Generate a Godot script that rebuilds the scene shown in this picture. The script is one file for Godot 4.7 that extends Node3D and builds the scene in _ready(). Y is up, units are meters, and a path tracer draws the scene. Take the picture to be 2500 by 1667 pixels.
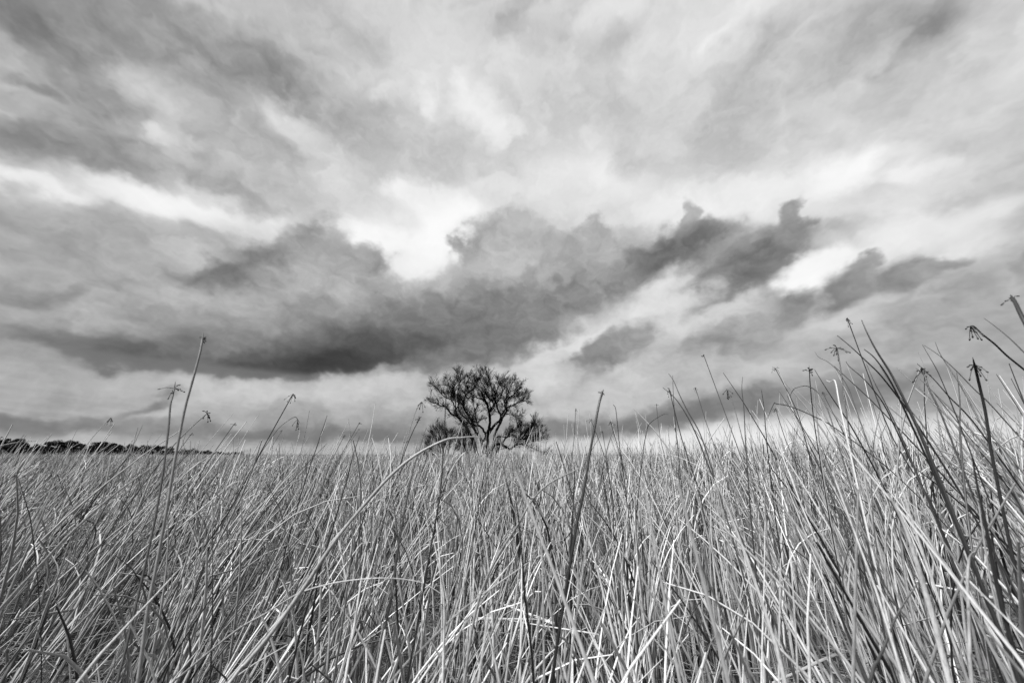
extends Node3D

# ------------------------------------------------------------------ clouds
# Every cloud: azimuth and elevation of its middle, half length, half depth and tilt
# (all in degrees), grey tone 0-255, density, softness of its edge, raggedness.
const CLOUDS := [
	# upper left grey mass
	[-56.1, 38.7, 11.9, 4.51, 18, 144, 0.96, 0.8, 1],
	[-49.7, 43.8, 9.9, 2.84, 11, 139, 0.76, 0.8, 1],
	[-39.7, 44.3, 7.2, 2.09, 1, 142, 0.86, 0.7, 1],
	[-31.7, 42.4, 6.6, 2.59, -9, 164, 0.76, 0.7, 1],
	[-63.0, 37.0, 2.7, 2.29, 23, 118, 0.66, 0.9, 1],
	[-30.4, 53.3, 4.3, 2.00, -8, 182, 0.7, 0.5, 1],
	[-33.8, 50.1, 2.4, 1.35, -2, 188, 0.56, 0.7, 1],
	[-44.5, 44.9, 1.4, 0.84, 14, 170, 0.66, 0.8, 1],
	[-55.4, 34.7, 3.3, 2.41, -19, 142, 0.86, 0.7, 1],
	[-60.0, 32.6, 1.9, 0.60, 5, 130, 0.76, 0.6, 1],
	[-60.1, 34.0, 2.3, 0.56, 2, 176, 0.86, 0.7, 1],
	[-57.9, 34.0, 1.4, 0.47, -3, 168, 0.66, 0.7, 1],
	[-60.6, 30.9, 1.3, 0.48, 28, 172, 0.66, 0.7, 1],
	[-58.0, 31.6, 2.9, 0.90, 20, 178, 0.86, 0.7, 1],
	[-54.5, 31.9, 2.6, 0.84, 1, 164, 0.66, 0.8, 1],
	[-57.4, 28.0, 5.0, 1.75, 22, 130, 0.96, 0.7, 1],
	[-50.5, 30.5, 6.0, 1.84, 13, 145, 0.86, 0.8, 1],
	[-58.9, 29.0, 1.9, 0.72, 27, 142, 0.66, 0.7, 1],
	[-52.6, 37.2, 2.2, 1.97, -14, 208, 0.8, 0.6, 1.2],
	[-49.3, 37.3, 2.8, 2.06, -3, 205, 0.8, 0.6, 1.2],
	[-47.3, 41.2, 2.2, 0.98, -0, 182, 0.66, 0.7, 1],
	[-51.9, 35.1, 1.2, 1.29, -20, 154, 0.86, 0.6, 1],
	[-50.5, 33.9, 1.0, 0.64, 15, 226, 0.9, 0.6, 1],
	[-48.8, 34.3, 2.3, 0.97, 14, 205, 0.6, 0.7, 1],
	[-46.0, 34.6, 0.9, 0.55, 13, 218, 0.7, 0.7, 1],
	[-42.0, 34.1, 1.7, 0.82, 27, 214, 0.7, 0.7, 1],
	[-44.1, 37.1, 2.8, 1.93, -6, 182, 0.66, 0.8, 1],
	[-37.8, 40.7, 3.0, 1.32, -14, 222, 0.9, 0.6, 1],
	[-32.5, 40.1, 3.5, 1.34, -17, 208, 0.6, 0.7, 1],
	[-38.9, 37.1, 3.7, 2.00, 3, 178, 0.76, 0.8, 1],
	[-40.9, 32.4, 9.0, 2.20, 9, 180, 0.8, 0.7, 1],
	[-46.8, 30.4, 4.1, 1.32, 5, 156, 0.86, 0.7, 1],
	[-33.7, 34.4, 4.6, 2.16, -2, 196, 0.7, 0.8, 1],
	[-28.7, 37.5, 3.9, 2.23, -14, 212, 0.6, 0.7, 1],
	# upper mid
	[-28.0, 55.5, 3.4, 1.37, 7, 212, 0.7, 0.6, 1],
	[-16.2, 56.2, 9.0, 2.32, 14, 212, 0.6, 0.8, 1],
	[-29.3, 52.1, 2.0, 2.25, 54, 184, 0.6, 0.8, 1],
	[-24.7, 49.1, 4.8, 1.26, 35, 205, 0.5, 0.7, 1],
	[-23.1, 49.0, 2.1, 0.60, 46, 226, 0.8, 0.6, 1],
	[-25.9, 47.6, 1.4, 0.42, 40, 236, 0.8, 0.6, 1],
	[-26.9, 45.5, 5.5, 1.90, 11, 186, 0.8, 0.7, 1],
	[-19.7, 43.2, 4.8, 2.13, -5, 195, 0.6, 0.8, 1],
	[0.4, 58.5, 2.1, 1.02, 19, 178, 0.8, 0.7, 1],
	[-9.2, 59.0, 1.5, 0.44, 8, 190, 0.6, 0.7, 1],
	[9.6, 55.5, 6.2, 1.37, -16, 188, 0.8, 0.7, 1],
	[21.6, 54.1, 1.8, 1.69, -1, 186, 0.6, 0.7, 1],
	[20.6, 56.9, 3.1, 1.13, 3, 234, 0.7, 0.7, 1],
	[-10.6, 54.8, 3.6, 1.64, 9, 218, 0.5, 0.8, 1],
	[13.3, 49.9, 4.9, 3.22, -10, 190, 0.8, 0.7, 1],
	[20.1, 46.2, 8.4, 2.32, -35, 192, 0.8, 0.7, 1],
	[26.2, 46.4, 2.2, 2.15, 46, 214, 0.6, 0.7, 1],
	[-4.1, 52.6, 6.5, 1.77, -1, 214, 0.5, 0.8, 1],
	[-16.2, 48.8, 1.0, 1.54, -1, 240, 0.9, 0.6, 1],
	[-18.4, 49.4, 2.7, 1.36, 14, 222, 0.5, 0.8, 1],
	[-8.8, 49.8, 2.3, 2.09, -35, 238, 0.8, 0.8, 1.6],
	[-3.9, 47.9, 3.2, 2.22, -33, 246, 0.85, 0.75, 1.6],
	[-3.9, 45.8, 3.5, 1.55, 20, 240, 0.75, 0.8, 1.6],
	[-8.8, 45.1, 2.9, 1.03, 6, 226, 0.6, 0.7, 1],
	[-12.8, 43.7, 5.2, 1.66, 13, 192, 0.8, 0.7, 1],
	[2.0, 42.8, 9.0, 1.85, 8, 204, 0.7, 0.7, 1],
	[5.4, 45.9, 2.3, 2.56, -4, 206, 0.6, 0.7, 1],
	[30.6, 46.6, 2.9, 2.60, -23, 205, 0.5, 0.8, 1],
	# upper right
	[34.8, 51.5, 5.8, 2.96, -29, 222, 0.7, 0.8, 1],
	[41.4, 49.4, 2.8, 3.88, -34, 238, 0.9, 0.6, 1],
	[38.2, 49.4, 0.8, 1.11, -31, 246, 0.6, 0.7, 1],
	[45.6, 43.9, 5.7, 5.17, -8, 192, 0.85, 0.6, 1],
	[44.3, 46.3, 2.0, 2.51, -35, 184, 0.7, 0.6, 1],
	[52.5, 40.8, 6.5, 3.48, -20, 182, 0.8, 0.7, 1],
	[55.4, 41.0, 5.0, 2.20, -35, 166, 0.8, 0.7, 1],
	[57.3, 40.5, 2.6, 0.88, -53, 144, 0.9, 0.8, 1],
	[49.8, 44.2, 1.1, 1.29, 10, 200, 0.6, 0.7, 1],
	[44.1, 44.2, 1.3, 0.81, -0, 204, 0.6, 0.7, 1],
	[60.8, 37.2, 1.9, 2.42, -21, 208, 0.7, 0.7, 1],
	[62.5, 36.5, 1.0, 1.34, -49, 192, 0.6, 0.8, 1],
	[58.5, 36.1, 2.9, 1.15, -4, 206, 0.7, 0.7, 1],
	[43.0, 42.4, 3.9, 1.84, -1, 188, 0.7, 0.7, 1],
	[37.4, 42.9, 3.5, 2.01, 38, 190, 0.7, 0.7, 1],
	[34.4, 41.0, 5.2, 3.04, 3, 190, 0.8, 0.7, 1],
	[38.3, 37.6, 4.6, 2.00, -3, 194, 0.7, 0.7, 1],
	[32.6, 44.1, 1.5, 2.58, -33, 208, 0.6, 0.7, 1],
	[48.9, 37.8, 4.1, 0.96, -8, 206, 0.7, 0.7, 1],
	[54.1, 35.3, 2.9, 1.42, 3, 190, 0.7, 0.6, 1],
	[57.3, 32.7, 3.1, 1.34, 12, 196, 0.7, 0.6, 1],
	[52.5, 35.0, 1.9, 0.60, 4, 212, 0.6, 0.6, 1],
	[45.1, 37.6, 4.5, 1.31, -20, 206, 0.6, 0.8, 1],
	[53.5, 32.1, 4.1, 1.27, -5, 208, 0.6, 0.7, 1],
	[58.6, 29.2, 1.6, 1.54, -8, 216, 0.6, 0.7, 1],
	[58.9, 26.5, 1.8, 0.91, -11, 192, 0.85, 0.6, 1],
	[46.6, 34.5, 4.7, 1.33, -19, 206, 0.5, 0.8, 1],
	# right bright band
	[12.4, 41.3, 7.1, 1.85, -8, 238, 0.8, 0.7, 1],
	[16.7, 38.8, 4.7, 1.99, -11, 244, 0.8, 0.7, 1],
	[21.0, 41.0, 2.4, 2.08, 5, 196, 0.9, 0.5, 1.2],
	[27.1, 40.6, 3.8, 1.75, -28, 226, 0.6, 0.7, 1],
	[33.9, 36.0, 4.3, 3.07, 60, 206, 0.7, 0.7, 1],
	[28.1, 35.4, 8.0, 1.92, -17, 226, 0.8, 0.7, 1],
	[39.4, 33.0, 4.8, 1.27, -20, 240, 0.8, 0.6, 1],
	[44.0, 30.1, 2.7, 1.06, -14, 242, 0.7, 0.6, 1],
	[48.6, 31.0, 3.6, 1.55, -10, 250, 0.95, 0.6, 1],
	[47.0, 29.8, 3.1, 0.93, -10, 250, 0.8, 0.6, 1],
	[52.9, 27.8, 1.7, 1.18, -18, 246, 0.85, 0.6, 1],
	[51.7, 29.9, 1.3, 1.59, -32, 214, 0.6, 0.6, 1],
	[55.5, 26.8, 2.8, 1.23, 5, 216, 0.7, 0.6, 1],
	[35.8, 31.6, 10.3, 1.87, -15, 240, 0.85, 0.7, 1],
	[47.9, 26.9, 6.3, 1.36, -20, 226, 0.7, 0.7, 1],
	[49.9, 24.6, 2.0, 2.60, -26, 238, 0.6, 0.8, 1],
	[56.1, 23.8, 4.8, 1.04, 7, 206, 0.75, 0.6, 1],
	[54.3, 22.5, 5.1, 1.09, -3, 232, 0.7, 0.6, 1],
	[51.0, 21.9, 7.3, 1.61, -7, 238, 0.8, 0.7, 1],
	[54.7, 19.6, 3.1, 1.23, -18, 236, 0.7, 0.7, 1],
	[26.4, 33.0, 7.7, 2.22, -15, 238, 0.85, 0.7, 1],
	# white left band
	[-51.8, 24.7, 8.1, 2.64, 9, 204, 0.7, 0.8, 1],
	[-58.1, 24.5, 1.9, 0.60, 25, 230, 0.9, 0.6, 1],
	[-56.0, 24.6, 1.6, 0.72, 13, 236, 0.9, 0.6, 1],
	[-50.7, 27.1, 3.7, 1.16, 7, 234, 0.85, 0.6, 1],
	[-49.1, 26.8, 3.5, 1.29, -0, 243, 0.9, 0.5, 1],
	[-43.9, 27.5, 4.1, 1.50, -2, 247, 0.95, 0.5, 1],
	[-40.6, 27.2, 3.7, 1.34, 9, 249, 0.95, 0.5, 1],
	[-35.4, 29.0, 3.5, 1.28, 14, 252, 0.95, 0.5, 1],
	[-44.5, 29.7, 2.9, 0.59, 1, 226, 0.6, 0.6, 1],
	# mid white centre
	[-29.5, 31.7, 5.6, 1.91, 6, 212, 0.7, 0.7, 1],
	[-20.0, 37.5, 2.6, 1.25, -2, 246, 0.9, 0.6, 1],
	[-13.0, 37.6, 5.4, 1.51, -2, 240, 0.85, 0.6, 1],
	[-10.5, 35.5, 6.7, 2.39, -3, 250, 0.95, 0.6, 1],
	[-16.0, 30.7, 7.9, 4.31, -2, 246, 0.95, 0.6, 1],
	[-23.5, 29.8, 3.9, 2.17, -9, 251, 0.95, 0.5, 1],
	[-12.5, 32.3, 3.1, 3.65, 7, 252, 0.9, 0.6, 1],
	[-15.7, 27.0, 5.6, 1.88, 7, 246, 0.9, 0.6, 1],
	[-20.1, 23.6, 2.4, 0.86, 29, 240, 0.9, 0.5, 1],
	[1.1, 38.9, 9.9, 1.73, -1, 230, 0.7, 0.8, 1],
	[9.8, 37.9, 7.4, 2.30, -6, 232, 0.7, 0.8, 1],
	# left middle grey
	[-54.6, 21.0, 6.4, 2.07, 14, 168, 0.9, 0.7, 1],
	[-54.9, 18.9, 3.1, 1.64, 15, 146, 0.8, 0.8, 1],
	[-57.1, 19.2, 1.0, 0.61, 27, 176, 0.5, 0.7, 1],
	[-48.5, 23.0, 5.9, 1.58, 7, 176, 0.8, 0.7, 1],
	[-50.6, 17.6, 10.3, 3.52, 20, 165, 0.9, 0.7, 1],
	[-55.2, 15.9, 1.7, 0.83, 50, 150, 0.6, 0.8, 1],
	[-45.5, 21.8, 5.1, 1.46, 10, 180, 0.7, 0.7, 1],
	[-36.1, 24.8, 7.4, 3.29, 5, 196, 0.6, 0.8, 1],
	[-32.3, 27.5, 3.0, 1.43, 16, 232, 0.8, 0.6, 1],
	[-54.7, 13.9, 3.0, 1.05, 15, 124, 0.9, 0.7, 1],
	[-52.6, 14.6, 1.9, 0.58, 53, 128, 0.8, 0.6, 1],
	[-51.6, 16.6, 1.7, 0.69, 20, 150, 0.5, 0.7, 1],
	[-49.6, 17.3, 1.9, 0.63, 19, 152, 0.5, 0.7, 1],
	[-45.7, 19.2, 2.2, 0.74, 32, 148, 0.6, 0.7, 1],
	[-43.7, 19.1, 1.9, 0.79, 17, 146, 0.6, 0.7, 1],
	[-49.8, 14.3, 6.3, 1.14, 28, 182, 0.8, 0.7, 1],
	[-42.4, 17.1, 10.3, 2.24, 11, 180, 0.8, 0.7, 1],
	[-53.4, 12.2, 4.2, 0.90, 24, 176, 0.7, 0.7, 1],
	# mid-left dark cloud
	[-31.7, 24.2, 10.1, 4.01, 5, 176, 0.8, 0.6, 1.2],
	[-32.3, 27.5, 2.5, 2.45, 65, 158, 0.8, 0.5, 1.3],
	[-30.6, 29.4, 2.0, 2.05, 46, 152, 0.8, 0.6, 1.4],
	[-35.0, 24.5, 5.6, 1.86, 38, 150, 0.8, 0.6, 1.2],
	[-38.7, 22.8, 4.3, 1.66, 42, 136, 0.85, 0.6, 1.2],
	[-40.8, 20.6, 3.2, 1.42, 24, 122, 0.9, 0.6, 1.2],
	[-36.5, 21.3, 4.7, 1.28, 27, 150, 0.6, 0.7, 1],
	[-24.9, 26.5, 3.7, 3.21, 12, 152, 0.95, 0.35, 1.3],
	[-23.9, 23.9, 3.4, 1.82, 10, 166, 0.8, 0.6, 1.2],
	[-28.5, 25.5, 3.2, 2.32, 13, 170, 0.7, 0.7, 1.2],
	# cumulus A
	[-1.6, 33.2, 5.5, 3.58, 1, 182, 0.97, 0.25, 1.5],
	[-5.7, 30.9, 3.8, 2.75, 22, 174, 0.97, 0.25, 1.5],
	[3.4, 32.9, 4.5, 2.85, -2, 190, 0.95, 0.3, 1.5],
	[8.5, 30.1, 7.1, 2.88, -10, 182, 0.95, 0.35, 1.4],
	[14.9, 31.7, 2.9, 2.30, -8, 172, 0.95, 0.3, 1.5],
	[12.9, 29.2, 5.7, 2.75, -6, 174, 0.9, 0.5, 1.3],
	[-4.3, 32.9, 3.0, 2.47, 2, 170, 0.7, 0.7, 1],
	[1.8, 29.1, 7.2, 2.56, -1, 184, 0.8, 0.6, 1.2],
	[11.3, 27.7, 6.4, 1.90, -5, 160, 0.8, 0.7, 1.2],
	[-11.9, 23.5, 5.8, 2.19, 20, 198, 0.9, 0.5, 1.3],
	[-8.5, 26.3, 6.5, 2.18, 19, 194, 0.9, 0.5, 1.3],
	[-17.3, 22.3, 5.5, 2.54, 7, 178, 0.9, 0.6, 1.3],
	[0.3, 26.6, 7.9, 2.34, -0, 192, 0.8, 0.6, 1.2],
	[9.0, 24.7, 7.1, 2.60, -4, 178, 0.8, 0.6, 1.2],
	[17.4, 24.9, 3.6, 3.18, 24, 162, 0.8, 0.6, 1.3],
	[-25.4, 21.2, 6.7, 2.18, 10, 182, 0.8, 0.7, 1.2],
	[-31.0, 20.2, 7.2, 1.73, 17, 176, 0.7, 0.8, 1.1],
	# arm B
	[28.7, 31.6, 1.3, 1.96, -21, 176, 0.95, 0.35, 1.2],
	[30.7, 29.1, 3.5, 1.92, -5, 158, 0.95, 0.35, 1.1],
	[27.5, 27.8, 5.8, 2.61, 17, 124, 0.95, 0.45, 1],
	[22.8, 26.3, 5.1, 2.70, 30, 118, 0.95, 0.5, 1],
	[19.7, 24.6, 3.3, 3.02, 23, 140, 0.9, 0.5, 1],
	[24.2, 27.0, 2.8, 1.46, 26, 104, 0.7, 0.7, 0.78],
	# cloud C
	[41.4, 28.0, 1.4, 1.86, -23, 152, 0.95, 0.35, 1.1],
	[41.5, 26.4, 1.4, 1.68, -21, 150, 0.95, 0.4, 1.1],
	[39.2, 25.6, 3.5, 2.51, 24, 134, 0.95, 0.4, 1.1],
	[35.3, 26.7, 4.2, 1.97, -6, 170, 0.9, 0.5, 1.1],
	[35.4, 24.4, 5.1, 2.77, 13, 138, 0.9, 0.5, 1],
	[33.6, 22.9, 5.4, 2.48, 18, 122, 0.95, 0.5, 1],
	[30.0, 21.6, 4.2, 1.98, 22, 136, 0.9, 0.5, 1],
	[28.2, 20.8, 3.2, 1.30, 23, 158, 0.8, 0.6, 0.94],
	[38.0, 24.3, 2.7, 1.57, 31, 116, 0.6, 0.7, 0.78],
	# hole and gaps
	[42.3, 21.8, 2.3, 1.67, 26, 252, 0.9, 0.5, 1.2],
	[41.0, 20.7, 2.9, 1.76, 8, 252, 0.95, 0.5, 1.2],
	[45.0, 21.5, 3.3, 1.08, -7, 242, 0.8, 0.6, 1.1],
	[24.4, 23.6, 2.8, 1.71, 22, 226, 0.85, 0.6, 1.3],
	[25.8, 20.6, 4.5, 1.33, 23, 224, 0.9, 0.6, 1.3],
	[31.2, 18.7, 4.1, 1.02, 23, 222, 0.85, 0.6, 1.3],
	[18.3, 20.3, 4.9, 2.42, 14, 230, 0.9, 0.6, 1.3],
	[14.2, 19.1, 3.8, 1.56, 21, 206, 0.8, 0.6, 1.3],
	[9.9, 16.0, 7.2, 1.45, 19, 226, 0.9, 0.5, 1.4],
	[5.1, 13.5, 6.0, 1.33, 11, 206, 0.85, 0.6, 1.3],
	[21.2, 18.1, 3.6, 1.85, 35, 206, 0.8, 0.7, 1.2],
	[25.3, 16.9, 5.7, 2.40, 25, 212, 0.7, 0.7, 1.2],
	[33.2, 18.1, 3.5, 1.34, 18, 196, 0.7, 0.7, 1.2],
	# D right clouds
	[46.5, 20.4, 1.3, 0.94, 38, 152, 0.95, 0.4, 1.1],
	[44.0, 18.0, 2.5, 1.52, 36, 128, 0.95, 0.45, 1],
	[46.5, 18.0, 1.8, 1.22, 10, 146, 0.85, 0.5, 1],
	[48.8, 18.0, 1.7, 1.57, -5, 140, 0.95, 0.45, 1],
	[50.8, 18.5, 1.9, 0.94, 16, 158, 0.9, 0.45, 1],
	[52.8, 18.8, 0.9, 0.55, -15, 152, 0.9, 0.5, 1],
	[53.5, 16.1, 2.2, 0.88, 14, 166, 0.9, 0.5, 0.94],
	[51.7, 15.8, 2.6, 1.30, -4, 180, 0.8, 0.6, 0.94],
	[56.5, 15.8, 0.6, 2.17, -22, 152, 0.9, 0.5, 0.94],
	[54.9, 13.9, 2.2, 2.01, -2, 184, 0.7, 0.7, 0.78],
	[40.2, 18.2, 1.5, 1.11, 23, 178, 0.8, 0.5, 1.1],
	[38.8, 16.8, 2.6, 1.43, 43, 146, 0.9, 0.45, 1.1],
	[35.9, 16.4, 3.3, 1.29, 18, 162, 0.85, 0.5, 1],
	[33.7, 14.8, 5.8, 2.23, 9, 156, 0.9, 0.5, 1],
	[29.5, 14.6, 3.7, 2.33, 9, 150, 0.9, 0.5, 1],
	[26.1, 14.1, 3.4, 1.42, 20, 156, 0.85, 0.6, 0.94],
	[37.4, 13.9, 5.3, 1.81, 7, 172, 0.7, 0.7, 0.94],
	[47.4, 12.4, 11.0, 3.36, 7, 166, 0.9, 0.7, 0.86],
	[41.9, 14.9, 4.5, 1.07, 19, 212, 0.8, 0.6, 0.94],
	[38.9, 12.5, 6.2, 1.10, 20, 200, 0.7, 0.7, 0.86],
	[47.0, 11.0, 5.4, 2.27, 5, 176, 0.6, 0.8, 0.78],
	[51.6, 11.8, 4.6, 2.08, 7, 174, 0.6, 0.8, 0.78],
	[52.7, 7.3, 4.2, 3.52, 6, 172, 0.7, 0.8, 0.78],
	[44.3, 8.1, 8.8, 2.77, 8, 170, 0.8, 0.8, 0.78],
	[31.8, 9.0, 13.1, 3.32, 8, 180, 0.8, 0.8, 0.78],
	[34.0, 10.5, 3.4, 1.30, 11, 204, 0.6, 0.8, 0.78],
	# F
	[13.5, 14.3, 4.8, 2.18, 33, 126, 0.95, 0.45, 1.3],
	[9.8, 12.8, 3.9, 1.30, 28, 150, 0.8, 0.6, 1.3],
	[17.9, 16.2, 3.5, 2.15, 26, 152, 0.9, 0.5, 1.3],
	[21.5, 14.9, 3.0, 1.23, 26, 176, 0.7, 0.6, 1.2],
	[24.6, 11.5, 7.3, 1.81, 6, 196, 0.7, 0.7, 1.1],
	[17.3, 9.5, 8.0, 2.73, 17, 204, 0.8, 0.7, 1.1],
	[22.2, 10.5, 4.2, 2.38, 27, 180, 0.6, 0.7, 1.1],
	[8.2, 7.3, 12.9, 3.87, -1, 196, 0.8, 0.8, 1],
	[3.7, 10.6, 7.3, 1.58, 11, 216, 0.7, 0.6, 1.2],
	# big dark bank
	[-46.4, 13.8, 11.6, 1.62, 14, 164, 0.8, 0.8, 1],
	[-30.5, 16.8, 17.4, 2.91, 16, 148, 0.9, 0.7, 1],
	[-20.2, 19.1, 15.7, 2.89, 15, 150, 0.9, 0.7, 1],
	[-3.3, 23.2, 15.9, 3.30, 9, 150, 0.9, 0.6, 1.2],
	[-8.2, 20.1, 17.1, 3.70, 11, 128, 0.95, 0.6, 1.1],
	[4.6, 22.6, 9.3, 2.92, 13, 140, 0.85, 0.6, 1.2],
	[0.3, 17.9, 8.0, 2.68, 18, 130, 0.9, 0.5, 1.3],
	[-5.3, 16.5, 10.0, 2.67, 14, 122, 0.9, 0.6, 1.2],
	[-11.3, 14.7, 9.7, 1.97, 15, 126, 0.9, 0.5, 1.3],
	[-18.6, 15.8, 14.7, 3.18, 14, 114, 0.9, 0.6, 1.1],
	[-27.3, 13.6, 13.0, 2.52, 14, 88, 0.95, 0.6, 1.1],
	[-32.7, 11.3, 10.2, 1.59, 10, 68, 0.95, 0.5, 1],
	[-26.6, 12.4, 7.6, 1.44, 13, 66, 0.9, 0.6, 1],
	[-39.8, 10.4, 6.9, 1.24, 11, 88, 0.9, 0.6, 1],
	[-44.1, 10.0, 6.8, 0.97, 10, 98, 0.85, 0.6, 1],
	[-42.6, 11.9, 6.5, 1.71, 11, 120, 0.8, 0.7, 1],
	[-52.1, 11.0, 3.6, 1.00, 1, 132, 0.85, 0.7, 1],
	[-48.3, 10.5, 6.0, 1.44, 4, 110, 0.9, 0.6, 1],
	[-46.8, 9.7, 3.3, 0.74, 6, 96, 0.9, 0.6, 1],
	# below the bank
	[-53.4, 8.8, 2.8, 0.80, -1, 165, 0.85, 0.7, 1],
	[-49.1, 7.0, 9.1, 1.48, 5, 175, 0.9, 0.7, 1],
	[-39.3, 7.7, 9.0, 1.33, 6, 191, 0.9, 0.6, 1],
	[-43.4, 8.6, 2.1, 0.49, 15, 160, 0.4, 0.8, 1],
	[-29.2, 8.1, 10.3, 1.62, 7, 195, 0.9, 0.6, 1],
	[-20.4, 9.3, 7.0, 1.61, 8, 201, 0.9, 0.6, 1],
	[-14.1, 7.1, 9.3, 2.27, 2, 191, 0.85, 0.7, 1],
	[-19.5, 11.9, 2.4, 0.76, 25, 160, 0.7, 0.6, 1.3],
	[-17.8, 7.6, 3.6, 1.00, 11, 175, 0.5, 0.8, 1],
	[-53.0, 5.2, 1.5, 0.78, -1, 160, 0.5, 0.8, 1],
	[-49.2, 4.8, 5.8, 0.85, 6, 167, 0.8, 0.7, 1],
	[-39.9, 4.6, 8.6, 1.10, 9, 183, 0.8, 0.7, 1],
	[-44.4, 4.8, 2.0, 0.51, 35, 132, 0.85, 0.7, 1.2],
	[-46.3, 4.2, 1.6, 0.45, 26, 140, 0.6, 0.8, 1.2],
	[-41.0, 5.8, 1.5, 0.80, 18, 193, 0.5, 0.8, 1.2],
	[-31.8, 5.4, 5.2, 1.00, 10, 168, 0.8, 0.7, 1],
	[-23.4, 4.9, 11.1, 1.31, 6, 163, 0.8, 0.8, 1],
	[-51.9, 2.7, 3.7, 0.80, 8, 112, 0.9, 0.7, 1],
	[-45.6, 2.7, 7.1, 0.80, 3, 136, 0.9, 0.7, 1],
	[-36.9, 3.5, 6.7, 0.72, 8, 168, 0.6, 0.8, 1],
	[-31.3, 2.3, 12.5, 0.86, 1, 126, 0.9, 0.7, 1],
	[-19.7, 2.7, 13.9, 1.42, 1, 118, 0.95, 0.7, 1],
	[-7.5, 3.8, 10.3, 1.89, 0, 150, 0.8, 0.8, 1],
	[6.8, 3.5, 8.4, 1.51, 4, 132, 0.9, 0.7, 1],
	[15.6, 4.3, 8.6, 1.46, 9, 130, 0.9, 0.7, 1.1],
	[26.1, 5.4, 9.3, 1.60, 8, 112, 0.95, 0.6, 1.1],
	[31.3, 6.3, 6.0, 1.40, 12, 128, 0.8, 0.7, 1.1],
	[40.1, 5.9, 6.4, 2.15, 5, 144, 0.9, 0.7, 1],
	[44.1, 6.9, 4.0, 1.57, 7, 132, 0.9, 0.7, 1],
	[48.5, 4.9, 6.1, 1.67, 6, 165, 0.8, 0.8, 1],
	# light strip at the horizon
	[-47.8, 1.3, 10.0, 0.59, 1, 186, 0.9, 0.7, 0.5],
	[-20.1, 0.8, 14.9, 0.58, 0, 178, 0.8, 0.7, 0.5],
	[11.1, 1.7, 8.7, 0.98, 2, 216, 0.9, 0.6, 0.5],
	[23.5, 1.9, 10.6, 1.69, 7, 234, 0.95, 0.6, 0.5],
	[35.3, 2.3, 9.8, 1.82, 4, 238, 0.95, 0.6, 0.5],
	[46.3, 1.5, 9.8, 1.69, 5, 232, 0.9, 0.7, 0.5],
	[53.0, 1.3, 2.8, 1.88, -2, 224, 0.8, 0.8, 0.5],
]
const TREE_AT := Vector3(-1.93, 0, -30.0)
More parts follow.
